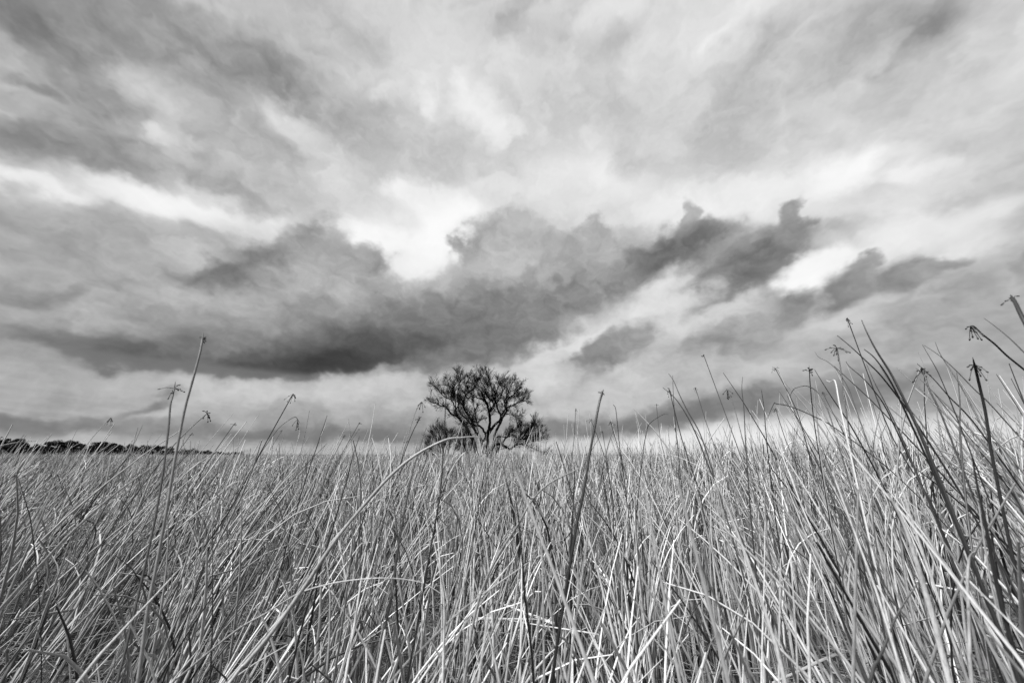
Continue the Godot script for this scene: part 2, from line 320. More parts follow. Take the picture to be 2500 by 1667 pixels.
const TREE_LIMBS := [
	["trunk", 0.190, 0.085, 0.75, [Vector3(-0.73, -0.05, 0.00), Vector3(-0.82, 1.38, -0.04), Vector3(-0.94, 2.02, -0.09), Vector3(-1.20, 2.80, -0.13), Vector3(-1.53, 3.33, -0.17), Vector3(-1.68, 3.73, -0.21), Vector3(-2.08, 4.20, -0.26), Vector3(-2.58, 4.72, -0.30)]],
	["limb", 0.075, 0.030, 0.15, [Vector3(-2.58, 4.72, -0.30), Vector3(-3.08, 4.97, -0.43), Vector3(-3.44, 5.30, -0.56), Vector3(-3.67, 5.59, -0.69), Vector3(-4.13, 5.68, -0.81), Vector3(-4.53, 5.91, -0.94), Vector3(-4.88, 6.00, -1.07), Vector3(-5.14, 6.17, -1.20)]],
	["limb", 0.060, 0.025, 0.20, [Vector3(-2.64, 4.78, -0.30), Vector3(-2.71, 5.30, -0.17), Vector3(-2.91, 5.79, -0.03), Vector3(-3.13, 6.10, 0.10), Vector3(-3.64, 6.31, 0.23), Vector3(-4.09, 6.77, 0.37), Vector3(-4.46, 7.17, 0.50)]],
	["limb", 0.050, 0.020, 0.15, [Vector3(-2.74, 5.37, -0.20), Vector3(-2.81, 6.00, -0.36), Vector3(-2.98, 6.63, -0.52), Vector3(-3.18, 7.06, -0.68), Vector3(-3.57, 7.64, -0.84), Vector3(-3.69, 7.93, -1.00)]],
	["limb", 0.050, 0.020, 0.15, [Vector3(-2.69, 5.23, 0.00), Vector3(-2.45, 5.79, 0.24), Vector3(-2.52, 6.42, 0.48), Vector3(-2.40, 6.99, 0.72), Vector3(-2.28, 7.64, 0.96), Vector3(-2.44, 7.93, 1.20)]],
	["trunk", 0.150, 0.060, 0.55, [Vector3(0.00, -0.05, 0.10), Vector3(-0.09, 1.44, 0.19), Vector3(-0.27, 2.02, 0.28), Vector3(-0.38, 2.54, 0.36), Vector3(-0.67, 3.10, 0.45), Vector3(-1.06, 3.67, 0.54), Vector3(-1.32, 4.41, 0.62), Vector3(-1.80, 5.09, 0.71), Vector3(-1.99, 5.65, 0.80)]],
	["limb", 0.055, 0.020, 0.05, [Vector3(-1.99, 5.65, 0.80), Vector3(-1.87, 6.10, 1.00), Vector3(-1.53, 6.56, 1.20), Vector3(-1.08, 6.85, 1.40), Vector3(-1.06, 7.27, 1.60)]],
	["limb", 0.050, 0.020, 0.10, [Vector3(-1.92, 5.44, 0.80), Vector3(-2.35, 5.79, 0.68), Vector3(-2.81, 6.01, 0.56), Vector3(-3.09, 6.63, 0.44), Vector3(-2.83, 7.13, 0.32), Vector3(-2.71, 7.64, 0.20)]],
	["limb", 0.090, 0.035, 0.35, [Vector3(-0.35, 2.61, 0.10), Vector3(-0.12, 3.10, -0.01), Vector3(-0.23, 3.43, -0.12), Vector3(-0.59, 3.90, -0.23), Vector3(-1.00, 4.00, -0.34), Vector3(-1.38, 4.10, -0.46), Vector3(-1.85, 4.54, -0.57), Vector3(-2.32, 4.99, -0.68), Vector3(-2.61, 5.44, -0.79), Vector3(-2.57, 6.00, -0.90)]],
	["trunk", 0.190, 0.060, 0.60, [Vector3(0.20, -0.05, 0.00), Vector3(0.10, 1.44, 0.03), Vector3(0.03, 2.34, 0.05), Vector3(0.01, 3.20, 0.08), Vector3(0.14, 3.67, 0.10), Vector3(0.20, 4.34, 0.12), Vector3(0.11, 5.09, 0.15), Vector3(-0.10, 5.79, 0.18), Vector3(-0.31, 6.21, 0.20)]],
	["limb", 0.055, 0.020, 0.05, [Vector3(-0.31, 6.21, 0.20), Vector3(-0.55, 6.77, -0.13), Vector3(-0.92, 7.20, -0.47), Vector3(-1.00, 7.71, -0.80)]],
	["limb", 0.055, 0.020, 0.10, [Vector3(-0.26, 6.10, 0.20), Vector3(-0.68, 6.14, 0.40), Vector3(-1.31, 6.28, 0.60), Vector3(-1.66, 6.10, 0.80), Vector3(-1.82, 6.56, 1.00), Vector3(-1.77, 7.13, 1.20), Vector3(-1.50, 7.64, 1.40)]],
	["limb", 0.060, 0.020, 0.15, [Vector3(0.15, 5.02, 0.20), Vector3(0.49, 5.37, 0.33), Vector3(0.49, 5.79, 0.47), Vector3(0.02, 6.28, 0.60), Vector3(-0.20, 6.92, 0.73), Vector3(-0.36, 7.56, 0.87), Vector3(-0.48, 8.07, 1.00)]],
	["limb", 0.060, 0.020, 0.15, [Vector3(0.13, 5.09, 0.20), Vector3(0.32, 5.44, -0.08), Vector3(0.55, 5.86, -0.36), Vector3(0.65, 6.56, -0.64), Vector3(0.75, 7.35, -0.92), Vector3(0.81, 7.93, -1.20)]],
	["limb", 0.120, 0.050, 0.50, [Vector3(0.08, 3.27, 0.00), Vector3(0.34, 3.70, 0.08), Vector3(0.68, 4.07, 0.17), Vector3(1.02, 4.37, 0.25), Vector3(1.10, 4.75, 0.33), Vector3(0.86, 5.27, 0.42), Vector3(0.59, 6.00, 0.50)]],
	["limb", 0.050, 0.020, 0.05, [Vector3(0.59, 6.00, 0.50), Vector3(0.37, 6.56, 0.83), Vector3(0.29, 7.13, 1.17), Vector3(0.07, 7.78, 1.50)]],
	["limb", 0.050, 0.020, 0.05, [Vector3(0.70, 5.72, 0.50), Vector3(1.08, 6.28, 0.22), Vector3(1.21, 6.92, -0.05), Vector3(1.14, 7.56, -0.33), Vector3(1.28, 7.93, -0.60)]],
	["limb", 0.065, 0.020, 0.20, [Vector3(1.09, 4.68, 0.30), Vector3(1.40, 5.16, 0.06), Vector3(1.52, 5.44, -0.19), Vector3(1.40, 5.72, -0.43), Vector3(1.71, 6.28, -0.67), Vector3(2.24, 6.74, -0.91), Vector3(2.63, 7.13, -1.16), Vector3(2.74, 7.49, -1.40)]],
	["limb", 0.050, 0.020, 0.15, [Vector3(1.50, 5.40, 0.00), Vector3(1.85, 5.54, 0.23), Vector3(2.34, 5.72, 0.45), Vector3(2.80, 5.84, 0.68), Vector3(3.11, 5.87, 0.90)]],
	["limb", 0.050, 0.020, 0.10, [Vector3(1.43, 5.44, 0.00), Vector3(1.46, 6.00, 0.53), Vector3(1.85, 6.85, 1.07), Vector3(2.06, 7.27, 1.60)]],
	["limb", 0.045, 0.020, 0.10, [Vector3(1.74, 6.31, 0.10), Vector3(2.20, 6.38, -0.03), Vector3(2.69, 6.42, -0.17), Vector3(2.98, 6.60, -0.30)]],
	["trunk", 0.140, 0.060, 0.75, [Vector3(0.26, -0.05, -0.10), Vector3(0.18, 1.44, -0.04), Vector3(0.37, 2.15, 0.01), Vector3(0.56, 2.61, 0.07), Vector3(0.62, 3.20, 0.12), Vector3(0.89, 3.80, 0.18), Vector3(1.16, 4.34, 0.23), Vector3(1.24, 4.61, 0.29), Vector3(1.56, 5.09, 0.34), Vector3(1.59, 5.36, 0.40)]],
	["limb", 0.045, 0.015, 0.20, [Vector3(1.43, 4.89, 0.30), Vector3(1.85, 4.82, 0.50), Vector3(2.27, 4.72, 0.70), Vector3(2.54, 4.68, 0.90)]],
	["limb", 0.130, 0.030, 0.45, [Vector3(0.17, 1.63, -0.10), Vector3(0.34, 2.08, -0.20), Vector3(0.60, 2.40, -0.30), Vector3(1.11, 2.46, -0.40), Vector3(1.52, 2.27, -0.50), Vector3(1.85, 2.10, -0.60), Vector3(2.19, 2.31, -0.70), Vector3(2.53, 2.47, -0.80), Vector3(3.07, 2.46, -0.90), Vector3(3.54, 2.27, -1.00), Vector3(4.01, 2.02, -1.10), Vector3(4.75, 1.84, -1.20)]],
	["limb", 0.060, 0.020, 0.10, [Vector3(0.64, 3.00, 0.10), Vector3(1.10, 3.07, 0.22), Vector3(1.65, 3.00, 0.33), Vector3(2.06, 3.17, 0.45), Vector3(2.53, 2.93, 0.57), Vector3(2.94, 3.33, 0.68), Vector3(3.36, 3.67, 0.80)]],
	["limb", 0.060, 0.020, 0.10, [Vector3(1.11, 2.46, -0.20), Vector3(1.58, 3.00, -0.05), Vector3(1.99, 3.40, 0.10), Vector3(2.54, 3.80, 0.25), Vector3(2.75, 4.00, 0.40)]],
	["limb", 0.060, 0.020, 0.05, [Vector3(2.50, 2.51, -0.50), Vector3(2.60, 2.87, -0.68), Vector3(3.14, 2.93, -0.86), Vector3(3.62, 3.00, -1.04), Vector3(4.24, 3.27, -1.22), Vector3(4.39, 3.67, -1.40)]],
	["limb", 0.040, 0.015, 0.05, [Vector3(3.00, 2.47, -0.60), Vector3(3.48, 2.67, -0.33), Vector3(3.89, 2.74, -0.07), Vector3(4.30, 2.93, 0.20)]],
	["limb", 0.045, 0.015, 0.05, [Vector3(2.74, 2.87, -0.60), Vector3(3.22, 3.40, -0.20), Vector3(3.64, 3.80, 0.20), Vector3(3.85, 4.00, 0.60)]],
	["limb", 0.050, 0.018, 0.30, [Vector3(-0.63, 3.07, 0.10), Vector3(-0.75, 3.60, 0.33), Vector3(-0.91, 4.41, 0.55), Vector3(-1.03, 5.09, 0.78), Vector3(-1.12, 5.72, 1.00)]],
	["limb", 0.040, 0.015, 0.30, [Vector3(-0.05, 4.61, 0.10), Vector3(-0.36, 4.61, -0.40), Vector3(-0.77, 4.41, -0.90)]],
	["limb", 0.040, 0.015, 0.30, [Vector3(-1.39, 3.20, -0.10), Vector3(-1.70, 3.33, -0.27), Vector3(-1.92, 3.67, -0.43), Vector3(-1.79, 3.80, -0.60)]],
]
const SHRUB_AT := Vector3(-5.64, 0, -31.5)
const SHRUB_STEMS := [
	[Vector3(0.00, 0.00, -0.00), Vector3(-0.12, 1.38, -0.30), Vector3(-0.37, 2.15, -0.60), Vector3(-0.74, 2.67, -0.90), Vector3(-0.96, 2.93, -1.20)],
	[Vector3(0.07, 0.00, -0.00), Vector3(0.04, 1.44, -0.10), Vector3(-0.11, 2.34, -0.20), Vector3(-0.29, 3.00, -0.30), Vector3(-0.44, 3.33, -0.40)],
	[Vector3(0.17, 0.00, 0.00), Vector3(0.21, 1.50, 0.10), Vector3(0.29, 2.34, 0.20), Vector3(0.33, 2.93, 0.30), Vector3(0.18, 3.27, 0.40)],
	[Vector3(0.27, 0.00, 0.00), Vector3(0.48, 1.44, 0.30), Vector3(0.64, 2.21, 0.60), Vector3(0.75, 2.67, 0.90), Vector3(0.87, 3.07, 1.20)],
	[Vector3(0.33, 0.00, -0.00), Vector3(0.75, 1.38, -0.27), Vector3(0.99, 1.89, -0.53), Vector3(1.11, 2.21, -0.80)],
	[Vector3(-0.07, 0.00, 0.00), Vector3(-0.45, 1.31, 0.00), Vector3(-0.89, 1.83, 0.00), Vector3(-1.12, 2.21, 0.00)],
	[Vector3(-0.10, 0.00, 0.00), Vector3(-0.64, 1.06, 0.40), Vector3(-1.00, 1.44, 0.80)],
]
const UNDER_AT := Vector3(-3.65, 0, -29.5)
const UNDER_STEMS := [
	[Vector3(0.00, 0.00, -0.00), Vector3(-0.10, 1.06, -0.30), Vector3(-0.25, 1.70, -0.60), Vector3(-0.14, 2.28, -0.90), Vector3(-0.30, 2.74, -1.20)],
	[Vector3(0.07, 0.00, -0.00), Vector3(0.17, 1.06, -0.10), Vector3(0.22, 1.70, -0.20), Vector3(0.06, 2.21, -0.30), Vector3(0.12, 2.61, -0.40)],
	[Vector3(2.58, 0.00, 0.00), Vector3(2.51, 1.06, 0.13), Vector3(2.43, 1.57, 0.27), Vector3(2.63, 1.95, 0.40)],
	[Vector3(0.53, 0.00, 0.00), Vector3(0.51, 1.06, 0.40), Vector3(0.42, 1.57, 0.80), Vector3(0.61, 2.02, 1.20)],
]

const TALL_REEDS := [
	["bulrush", "tuft", 0.0046, 0.260, "tallest pale bulrush with a small tuft, standing before the dark cloud", Vector3(-0.600, 0, -0.822), [Vector3(0.000, 0.000, 0.000), Vector3(-0.012, 0.228, -0.002), Vector3(-0.026, 0.447, -0.005), Vector3(-0.043, 0.667, -0.008), Vector3(-0.064, 0.886, -0.011), Vector3(-0.089, 1.104, -0.016), Vector3(-0.105, 1.216, -0.018), Vector3(-0.111, 1.283, -0.021), Vector3(-0.121, 1.389, -0.024), Vector3(-0.130, 1.454, -0.027), Vector3(-0.139, 1.540, -0.030), Vector3(-0.144, 1.608, -0.032), Vector3(-0.145, 1.675, -0.035), Vector3(-0.147, 1.736, -0.038), Vector3(-0.152, 1.768, -0.041)]],
	["bulrush", "open", 0.0042, 0.160, "bulrush with spiky split head beside the tallest tufted one", Vector3(-0.737, 0, -0.856), [Vector3(0.000, 0.000, 0.000), Vector3(-0.007, 0.184, -0.007), Vector3(-0.017, 0.403, -0.018), Vector3(-0.029, 0.623, -0.031), Vector3(-0.044, 0.842, -0.047), Vector3(-0.063, 1.060, -0.067), Vector3(-0.068, 1.116, -0.073), Vector3(-0.076, 1.234, -0.079), Vector3(-0.086, 1.349, -0.085), Vector3(-0.100, 1.448, -0.091), Vector3(-0.115, 1.521, -0.097), Vector3(-0.128, 1.571, -0.103), Vector3(-0.144, 1.623, -0.110), Vector3(-0.150, 1.647, -0.116), Vector3(-0.157, 1.669, -0.122)]],
	["bulrush", "open", 0.0036, 0.100, "short bulrush leaning over with a wide open spidery head, near the two tall ones", Vector3(-1.631, 0, -1.332), [Vector3(0.000, 0.000, 0.000), Vector3(0.013, 0.228, -0.024), Vector3(0.029, 0.446, -0.051), Vector3(0.048, 0.662, -0.085), Vector3(0.071, 0.877, -0.126), Vector3(0.099, 1.090, -0.175), Vector3(0.133, 1.299, -0.235), Vector3(0.173, 1.503, -0.307), Vector3(0.190, 1.571, -0.337), Vector3(0.205, 1.625, -0.368), Vector3(0.220, 1.671, -0.398), Vector3(0.208, 1.686, -0.428)]],
	["bulrush", "droop", 0.0036, 0.130, "thin bulrush with a forked head above the far dark ridge", Vector3(-2.884, 0, -2.364), [Vector3(0.000, 0.000, 0.000), Vector3(-0.005, 0.065, -0.009), Vector3(-0.026, 0.281, -0.044), Vector3(-0.051, 0.495, -0.087), Vector3(-0.081, 0.707, -0.139), Vector3(-0.118, 0.914, -0.202), Vector3(-0.162, 1.116, -0.278), Vector3(-0.215, 1.309, -0.369), Vector3(-0.278, 1.490, -0.476), Vector3(-0.324, 1.594, -0.556), Vector3(-0.363, 1.689, -0.636), Vector3(-0.391, 1.782, -0.715), Vector3(-0.465, 1.799, -0.795)]],
	["bulrush", "droop", 0.0032, 0.120, "thin bulrush arching over into a hanging head between ridge and tree", Vector3(-1.586, 0, -1.931), [Vector3(0.000, 0.000, 0.000), Vector3(0.012, 0.180, -0.013), Vector3(0.029, 0.399, -0.031), Vector3(0.049, 0.617, -0.054), Vector3(0.075, 0.834, -0.082), Vector3(0.105, 1.049, -0.115), Vector3(0.143, 1.262, -0.156), Vector3(0.188, 1.471, -0.205), Vector3(0.211, 1.558, -0.231), Vector3(0.248, 1.650, -0.256), Vector3(0.284, 1.698, -0.281), Vector3(0.302, 1.717, -0.307), Vector3(0.305, 1.705, -0.332)]],
	["bulrush", "droop", 0.0036, 0.200, "bulrush with a curled hanging head just touching the tree's lowest twigs", Vector3(-0.585, 0, -1.526), [Vector3(0.000, 0.000, 0.000), Vector3(0.004, 0.235, -0.030), Vector3(0.008, 0.452, -0.063), Vector3(0.014, 0.668, -0.104), Vector3(0.020, 0.882, -0.153), Vector3(0.029, 1.094, -0.213), Vector3(0.038, 1.301, -0.286), Vector3(0.050, 1.503, -0.373), Vector3(0.057, 1.597, -0.423), Vector3(0.069, 1.709, -0.474), Vector3(0.082, 1.774, -0.525), Vector3(0.079, 1.785, -0.576)]],
	["bulrush", "tuft", 0.0040, 0.140, "bulrush with a hooked brown tip short of the hanging-headed one by the tree", Vector3(-0.883, 0, -2.430), [Vector3(0.000, 0.000, 0.000), Vector3(0.018, 0.187, 0.021), Vector3(0.043, 0.404, 0.050), Vector3(0.074, 0.619, 0.085), Vector3(0.112, 0.831, 0.128), Vector3(0.157, 1.040, 0.179), Vector3(0.212, 1.244, 0.242), Vector3(0.278, 1.440, 0.317), Vector3(0.327, 1.558, 0.373), Vector3(0.369, 1.630, 0.430), Vector3(0.398, 1.657, 0.486), Vector3(0.419, 1.667, 0.543)]],
	["bulrush", "", 0.0032, 0.040, "straight dark bulrush stem crossing the left half of the bare tree", Vector3(-0.268, 0, -0.791), [Vector3(0.000, 0.000, 0.000), Vector3(0.002, 0.043, 0.000), Vector3(0.013, 0.263, 0.001), Vector3(0.027, 0.482, 0.002), Vector3(0.044, 0.702, 0.004), Vector3(0.064, 0.921, 0.005), Vector3(0.089, 1.139, 0.008), Vector3(0.100, 1.216, 0.009), Vector3(0.112, 1.309, 0.009), Vector3(0.123, 1.387, 0.010), Vector3(0.129, 1.445, 0.011), Vector3(0.130, 1.539, 0.012), Vector3(0.130, 1.617, 0.013), Vector3(0.130, 1.633, 0.014)]],
	["reed_stem", "", 0.0048, 0.360, "thick pale reed arching right across the foot of the bare tree", Vector3(-0.857, 0, -0.521), [Vector3(0.000, 0.000, 0.000), Vector3(0.030, 0.154, -0.014), Vector3(0.082, 0.366, -0.037), Vector3(0.144, 0.575, -0.065), Vector3(0.219, 0.779, -0.099), Vector3(0.310, 0.976, -0.140), Vector3(0.417, 1.161, -0.189), Vector3(0.433, 1.183, -0.196), Vector3(0.464, 1.224, -0.203), Vector3(0.504, 1.288, -0.210), Vector3(0.536, 1.346, -0.218), Vector3(0.574, 1.400, -0.225), Vector3(0.623, 1.460, -0.232), Vector3(0.668, 1.500, -0.240), Vector3(0.723, 1.529, -0.247), Vector3(0.755, 1.534, -0.254), Vector3(0.774, 1.536, -0.261), Vector3(0.792, 1.535, -0.269)]],
	["reed_stem", "", 0.0040, 0.380, "long pale reed bowed in a low flat arch over the dark foreground gaps", Vector3(-1.098, 0, -0.731), [Vector3(0.000, 0.000, 0.000), Vector3(0.031, 0.128, -0.003), Vector3(0.094, 0.339, -0.010), Vector3(0.171, 0.545, -0.019), Vector3(0.263, 0.745, -0.029), Vector3(0.372, 0.935, -0.041), Vector3(0.502, 1.112, -0.055), Vector3(0.526, 1.137, -0.058), Vector3(0.602, 1.199, -0.060), Vector3(0.651, 1.226, -0.063), Vector3(0.704, 1.256, -0.066), Vector3(0.766, 1.272, -0.068), Vector3(0.828, 1.278, -0.071), Vector3(0.871, 1.278, -0.073), Vector3(0.905, 1.274, -0.076), Vector3(0.935, 1.266, -0.079), Vector3(0.980, 1.239, -0.081), Vector3(1.013, 1.202, -0.084)]],
	["bulrush", "tuft", 0.0042, 0.030, "tall dark bulrush with a bristly tuft, right of the bare tree", Vector3(-0.097, 0, -0.607), [Vector3(0.000, 0.000, 0.000), Vector3(0.007, 0.098, -0.004), Vector3(0.027, 0.317, -0.013), Vector3(0.051, 0.536, -0.025), Vector3(0.080, 0.753, -0.040), Vector3(0.115, 0.970, -0.057), Vector3(0.159, 1.184, -0.079), Vector3(0.176, 1.255, -0.087), Vector3(0.193, 1.322, -0.096), Vector3(0.210, 1.386, -0.105), Vector3(0.227, 1.442, -0.113), Vector3(0.241, 1.495, -0.122), Vector3(0.259, 1.559, -0.131), Vector3(0.271, 1.599, -0.139), Vector3(0.280, 1.619, -0.148)]],
	["reed_stem", "", 0.0044, 0.028, "black pointed reed stem rising from the bottom edge below the tree", Vector3(0.091, 0, -0.840), [Vector3(0.000, 0.000, 0.000), Vector3(-0.002, 0.087, 0.006), Vector3(-0.010, 0.306, 0.025), Vector3(-0.018, 0.524, 0.047), Vector3(-0.029, 0.743, 0.075), Vector3(-0.042, 0.960, 0.108), Vector3(-0.058, 1.175, 0.149), Vector3(-0.063, 1.228, 0.161), Vector3(-0.071, 1.293, 0.173), Vector3(-0.075, 1.349, 0.186), Vector3(-0.081, 1.407, 0.198), Vector3(-0.087, 1.444, 0.210)]],
	["reed_stem", "", 0.0046, 0.090, "blunt dark reed standing upright and alone above the right-hand thicket", Vector3(0.824, 0, -1.525), [Vector3(0.000, 0.000, 0.000), Vector3(0.004, 0.155, 0.001), Vector3(0.011, 0.375, 0.003), Vector3(0.020, 0.595, 0.005), Vector3(0.031, 0.814, 0.007), Vector3(0.044, 1.034, 0.011), Vector3(0.060, 1.253, 0.014), Vector3(0.080, 1.472, 0.019), Vector3(0.091, 1.579, 0.022), Vector3(0.102, 1.674, 0.025), Vector3(0.107, 1.756, 0.027), Vector3(0.118, 1.806, 0.030)]],
	["reed_stem", "", 0.0034, 0.080, "thin straight dark reed crossed by two curved ones, right of the bristly bulrush", Vector3(0.806, 0, -1.929), [Vector3(0.000, 0.000, 0.000), Vector3(-0.003, 0.178, 0.011), Vector3(-0.009, 0.398, 0.027), Vector3(-0.015, 0.617, 0.046), Vector3(-0.022, 0.835, 0.070), Vector3(-0.032, 1.053, 0.099), Vector3(-0.043, 1.270, 0.134), Vector3(-0.057, 1.485, 0.177), Vector3(-0.068, 1.626, 0.212), Vector3(-0.076, 1.750, 0.246), Vector3(-0.082, 1.845, 0.281)]],
	["reed_stem", "", 0.0036, 0.160, "curved reed sweeping left across the thin straight one, the higher of two", Vector3(0.842, 0, -1.376), [Vector3(0.000, 0.000, 0.000), Vector3(-0.006, 0.134, -0.001), Vector3(-0.018, 0.353, -0.002), Vector3(-0.033, 0.573, -0.004), Vector3(-0.051, 0.792, -0.006), Vector3(-0.073, 1.011, -0.009), Vector3(-0.100, 1.229, -0.013), Vector3(-0.133, 1.447, -0.017), Vector3(-0.156, 1.574, -0.020), Vector3(-0.188, 1.655, -0.023), Vector3(-0.209, 1.716, -0.026), Vector3(-0.224, 1.772, -0.029), Vector3(-0.239, 1.801, -0.031)]],
	["reed_stem", "", 0.0040, 0.140, "curved reed sweeping left across the thin straight one, the lower of two", Vector3(0.896, 0, -1.224), [Vector3(0.000, 0.000, 0.000), Vector3(-0.008, 0.103, -0.002), Vector3(-0.029, 0.322, -0.008), Vector3(-0.055, 0.540, -0.016), Vector3(-0.087, 0.758, -0.024), Vector3(-0.125, 0.974, -0.035), Vector3(-0.171, 1.189, -0.048), Vector3(-0.228, 1.401, -0.064), Vector3(-0.244, 1.451, -0.069), Vector3(-0.272, 1.568, -0.074), Vector3(-0.299, 1.644, -0.078), Vector3(-0.328, 1.697, -0.083), Vector3(-0.361, 1.730, -0.087)]],
	["reed_stem", "", 0.0036, 0.080, "dark reed with a split tip between the blunt upright reed and the folded one", Vector3(1.256, 0, -2.013), [Vector3(0.000, 0.000, 0.000), Vector3(-0.010, 0.195, 0.021), Vector3(-0.023, 0.412, 0.050), Vector3(-0.038, 0.629, 0.085), Vector3(-0.058, 0.844, 0.128), Vector3(-0.081, 1.056, 0.180), Vector3(-0.110, 1.265, 0.243), Vector3(-0.144, 1.469, 0.319), Vector3(-0.172, 1.603, 0.382), Vector3(-0.203, 1.682, 0.444), Vector3(-0.240, 1.754, 0.506)]],
	["reed_stem", "", 0.0034, 0.120, "reed with a bent-over tip just right of the bristly dark bulrush", Vector3(0.574, 0, -1.887), [Vector3(0.000, 0.000, 0.000), Vector3(-0.006, 0.158, 0.013), Vector3(-0.016, 0.377, 0.034), Vector3(-0.028, 0.595, 0.060), Vector3(-0.042, 0.812, 0.091), Vector3(-0.060, 1.028, 0.130), Vector3(-0.082, 1.242, 0.176), Vector3(-0.108, 1.453, 0.233), Vector3(-0.121, 1.536, 0.260), Vector3(-0.130, 1.618, 0.287), Vector3(-0.140, 1.686, 0.314), Vector3(-0.156, 1.700, 0.341)]],
	["reed_stem", "", 0.0028, 0.060, "dark reed whose tip is snapped and points right, below the curved pair", Vector3(0.406, 0, -1.790), [Vector3(0.000, 0.000, 0.000), Vector3(0.010, 0.199, 0.010), Vector3(0.023, 0.418, 0.023), Vector3(0.039, 0.637, 0.039), Vector3(0.059, 0.855, 0.059), Vector3(0.082, 1.072, 0.083), Vector3(0.111, 1.288, 0.113), Vector3(0.146, 1.503, 0.148), Vector3(0.163, 1.586, 0.165), Vector3(0.174, 1.625, 0.182), Vector3(0.205, 1.651, 0.199), Vector3(0.229, 1.664, 0.216), Vector3(0.239, 1.661, 0.233)]],
	["bulrush", "droop", 0.0032, 0.120, "bulrush with a small hooked head left of the blunt upright reed", Vector3(0.793, 0, -1.231), [Vector3(0.000, 0.000, 0.000), Vector3(0.001, 0.045, -0.004), Vector3(0.010, 0.264, -0.025), Vector3(0.021, 0.482, -0.050), Vector3(0.033, 0.699, -0.081), Vector3(0.049, 0.915, -0.119), Vector3(0.068, 1.130, -0.165), Vector3(0.091, 1.341, -0.221), Vector3(0.119, 1.549, -0.289), Vector3(0.135, 1.648, -0.329), Vector3(0.152, 1.712, -0.369), Vector3(0.166, 1.766, -0.409), Vector3(0.184, 1.785, -0.449)]],
	["reed_stem", "", 0.0048, 0.050, "thickest dark reed slanting up to the left, highest in the right-hand thicket", Vector3(0.799, 0, -0.664), [Vector3(0.000, 0.000, 0.000), Vector3(0.002, 0.202, -0.007), Vector3(0.004, 0.421, -0.017), Vector3(0.008, 0.641, -0.029), Vector3(0.011, 0.861, -0.044), Vector3(0.016, 1.080, -0.062), Vector3(0.022, 1.299, -0.084), Vector3(0.029, 1.517, -0.110), Vector3(0.031, 1.574, -0.119), Vector3(0.030, 1.627, -0.127), Vector3(0.030, 1.673, -0.136), Vector3(0.022, 1.726, -0.144), Vector3(0.022, 1.771, -0.153), Vector3(0.026, 1.805, -0.161)]],
	["reed_stem", "", 0.0034, 0.140, "thin reed with a fine point slanting left, just left of the thickest dark one", Vector3(1.695, 0, -1.327), [Vector3(0.000, 0.000, 0.000), Vector3(-0.021, 0.162, 0.008), Vector3(-0.056, 0.379, 0.021), Vector3(-0.098, 0.594, 0.037), Vector3(-0.149, 0.807, 0.056), Vector3(-0.210, 1.017, 0.080), Vector3(-0.285, 1.222, 0.108), Vector3(-0.375, 1.420, 0.142), Vector3(-0.481, 1.608, 0.182), Vector3(-0.529, 1.674, 0.200), Vector3(-0.578, 1.733, 0.218), Vector3(-0.623, 1.767, 0.236), Vector3(-0.676, 1.809, 0.254), Vector3(-0.726, 1.841, 0.272)]],
	["bulrush", "open", 0.0032, 0.050, "upright bulrush with a ragged branched head left of the thickest dark reed", Vector3(0.845, 0, -1.056), [Vector3(0.000, 0.000, 0.000), Vector3(0.008, 0.118, -0.006), Vector3(0.027, 0.336, -0.020), Vector3(0.050, 0.554, -0.037), Vector3(0.078, 0.772, -0.058), Vector3(0.112, 0.987, -0.084), Vector3(0.154, 1.201, -0.115), Vector3(0.204, 1.412, -0.152), Vector3(0.265, 1.619, -0.197), Vector3(0.296, 1.704, -0.220), Vector3(0.329, 1.796, -0.244), Vector3(0.356, 1.866, -0.267), Vector3(0.378, 1.885, -0.290)]],
	["bulrush", "tuft", 0.0032, 0.050, "upright bulrush with a small scattered head, lower of two branched heads", Vector3(1.510, 0, -1.995), [Vector3(0.000, 0.000, 0.000), Vector3(-0.005, 0.098, 0.009), Vector3(-0.018, 0.317, 0.032), Vector3(-0.034, 0.534, 0.061), Vector3(-0.054, 0.751, 0.095), Vector3(-0.078, 0.965, 0.138), Vector3(-0.107, 1.177, 0.189), Vector3(-0.142, 1.385, 0.251), Vector3(-0.185, 1.588, 0.325), Vector3(-0.211, 1.689, 0.371), Vector3(-0.234, 1.787, 0.418), Vector3(-0.261, 1.838, 0.464)]],
	["reed_stem", "", 0.0032, 0.180, "wavy thin leaf bending up to the left beside the branched bulrush", Vector3(1.164, 0, -1.183), [Vector3(0.000, 0.000, 0.000), Vector3(0.000, 0.133, -0.003), Vector3(0.001, 0.353, -0.010), Vector3(0.001, 0.573, -0.019), Vector3(0.002, 0.793, -0.029), Vector3(0.003, 1.012, -0.042), Vector3(0.004, 1.232, -0.057), Vector3(0.005, 1.451, -0.076), Vector3(0.007, 1.670, -0.098), Vector3(0.008, 1.728, -0.106), Vector3(-0.007, 1.788, -0.113), Vector3(-0.026, 1.821, -0.120), Vector3(-0.048, 1.841, -0.128), Vector3(-0.052, 1.863, -0.135)]],
	["reed_stem", "", 0.0036, 0.080, "dark straight reed slanting left below the wavy thin leaf", Vector3(1.742, 0, -1.685), [Vector3(0.000, 0.000, 0.000), Vector3(-0.026, 0.182, 0.016), Vector3(-0.064, 0.397, 0.040), Vector3(-0.111, 0.610, 0.068), Vector3(-0.167, 0.820, 0.103), Vector3(-0.234, 1.025, 0.145), Vector3(-0.315, 1.224, 0.195), Vector3(-0.412, 1.412, 0.255), Vector3(-0.527, 1.586, 0.326), Vector3(-0.574, 1.640, 0.355), Vector3(-0.622, 1.686, 0.385), Vector3(-0.669, 1.739, 0.414), Vector3(-0.710, 1.780, 0.443)]],
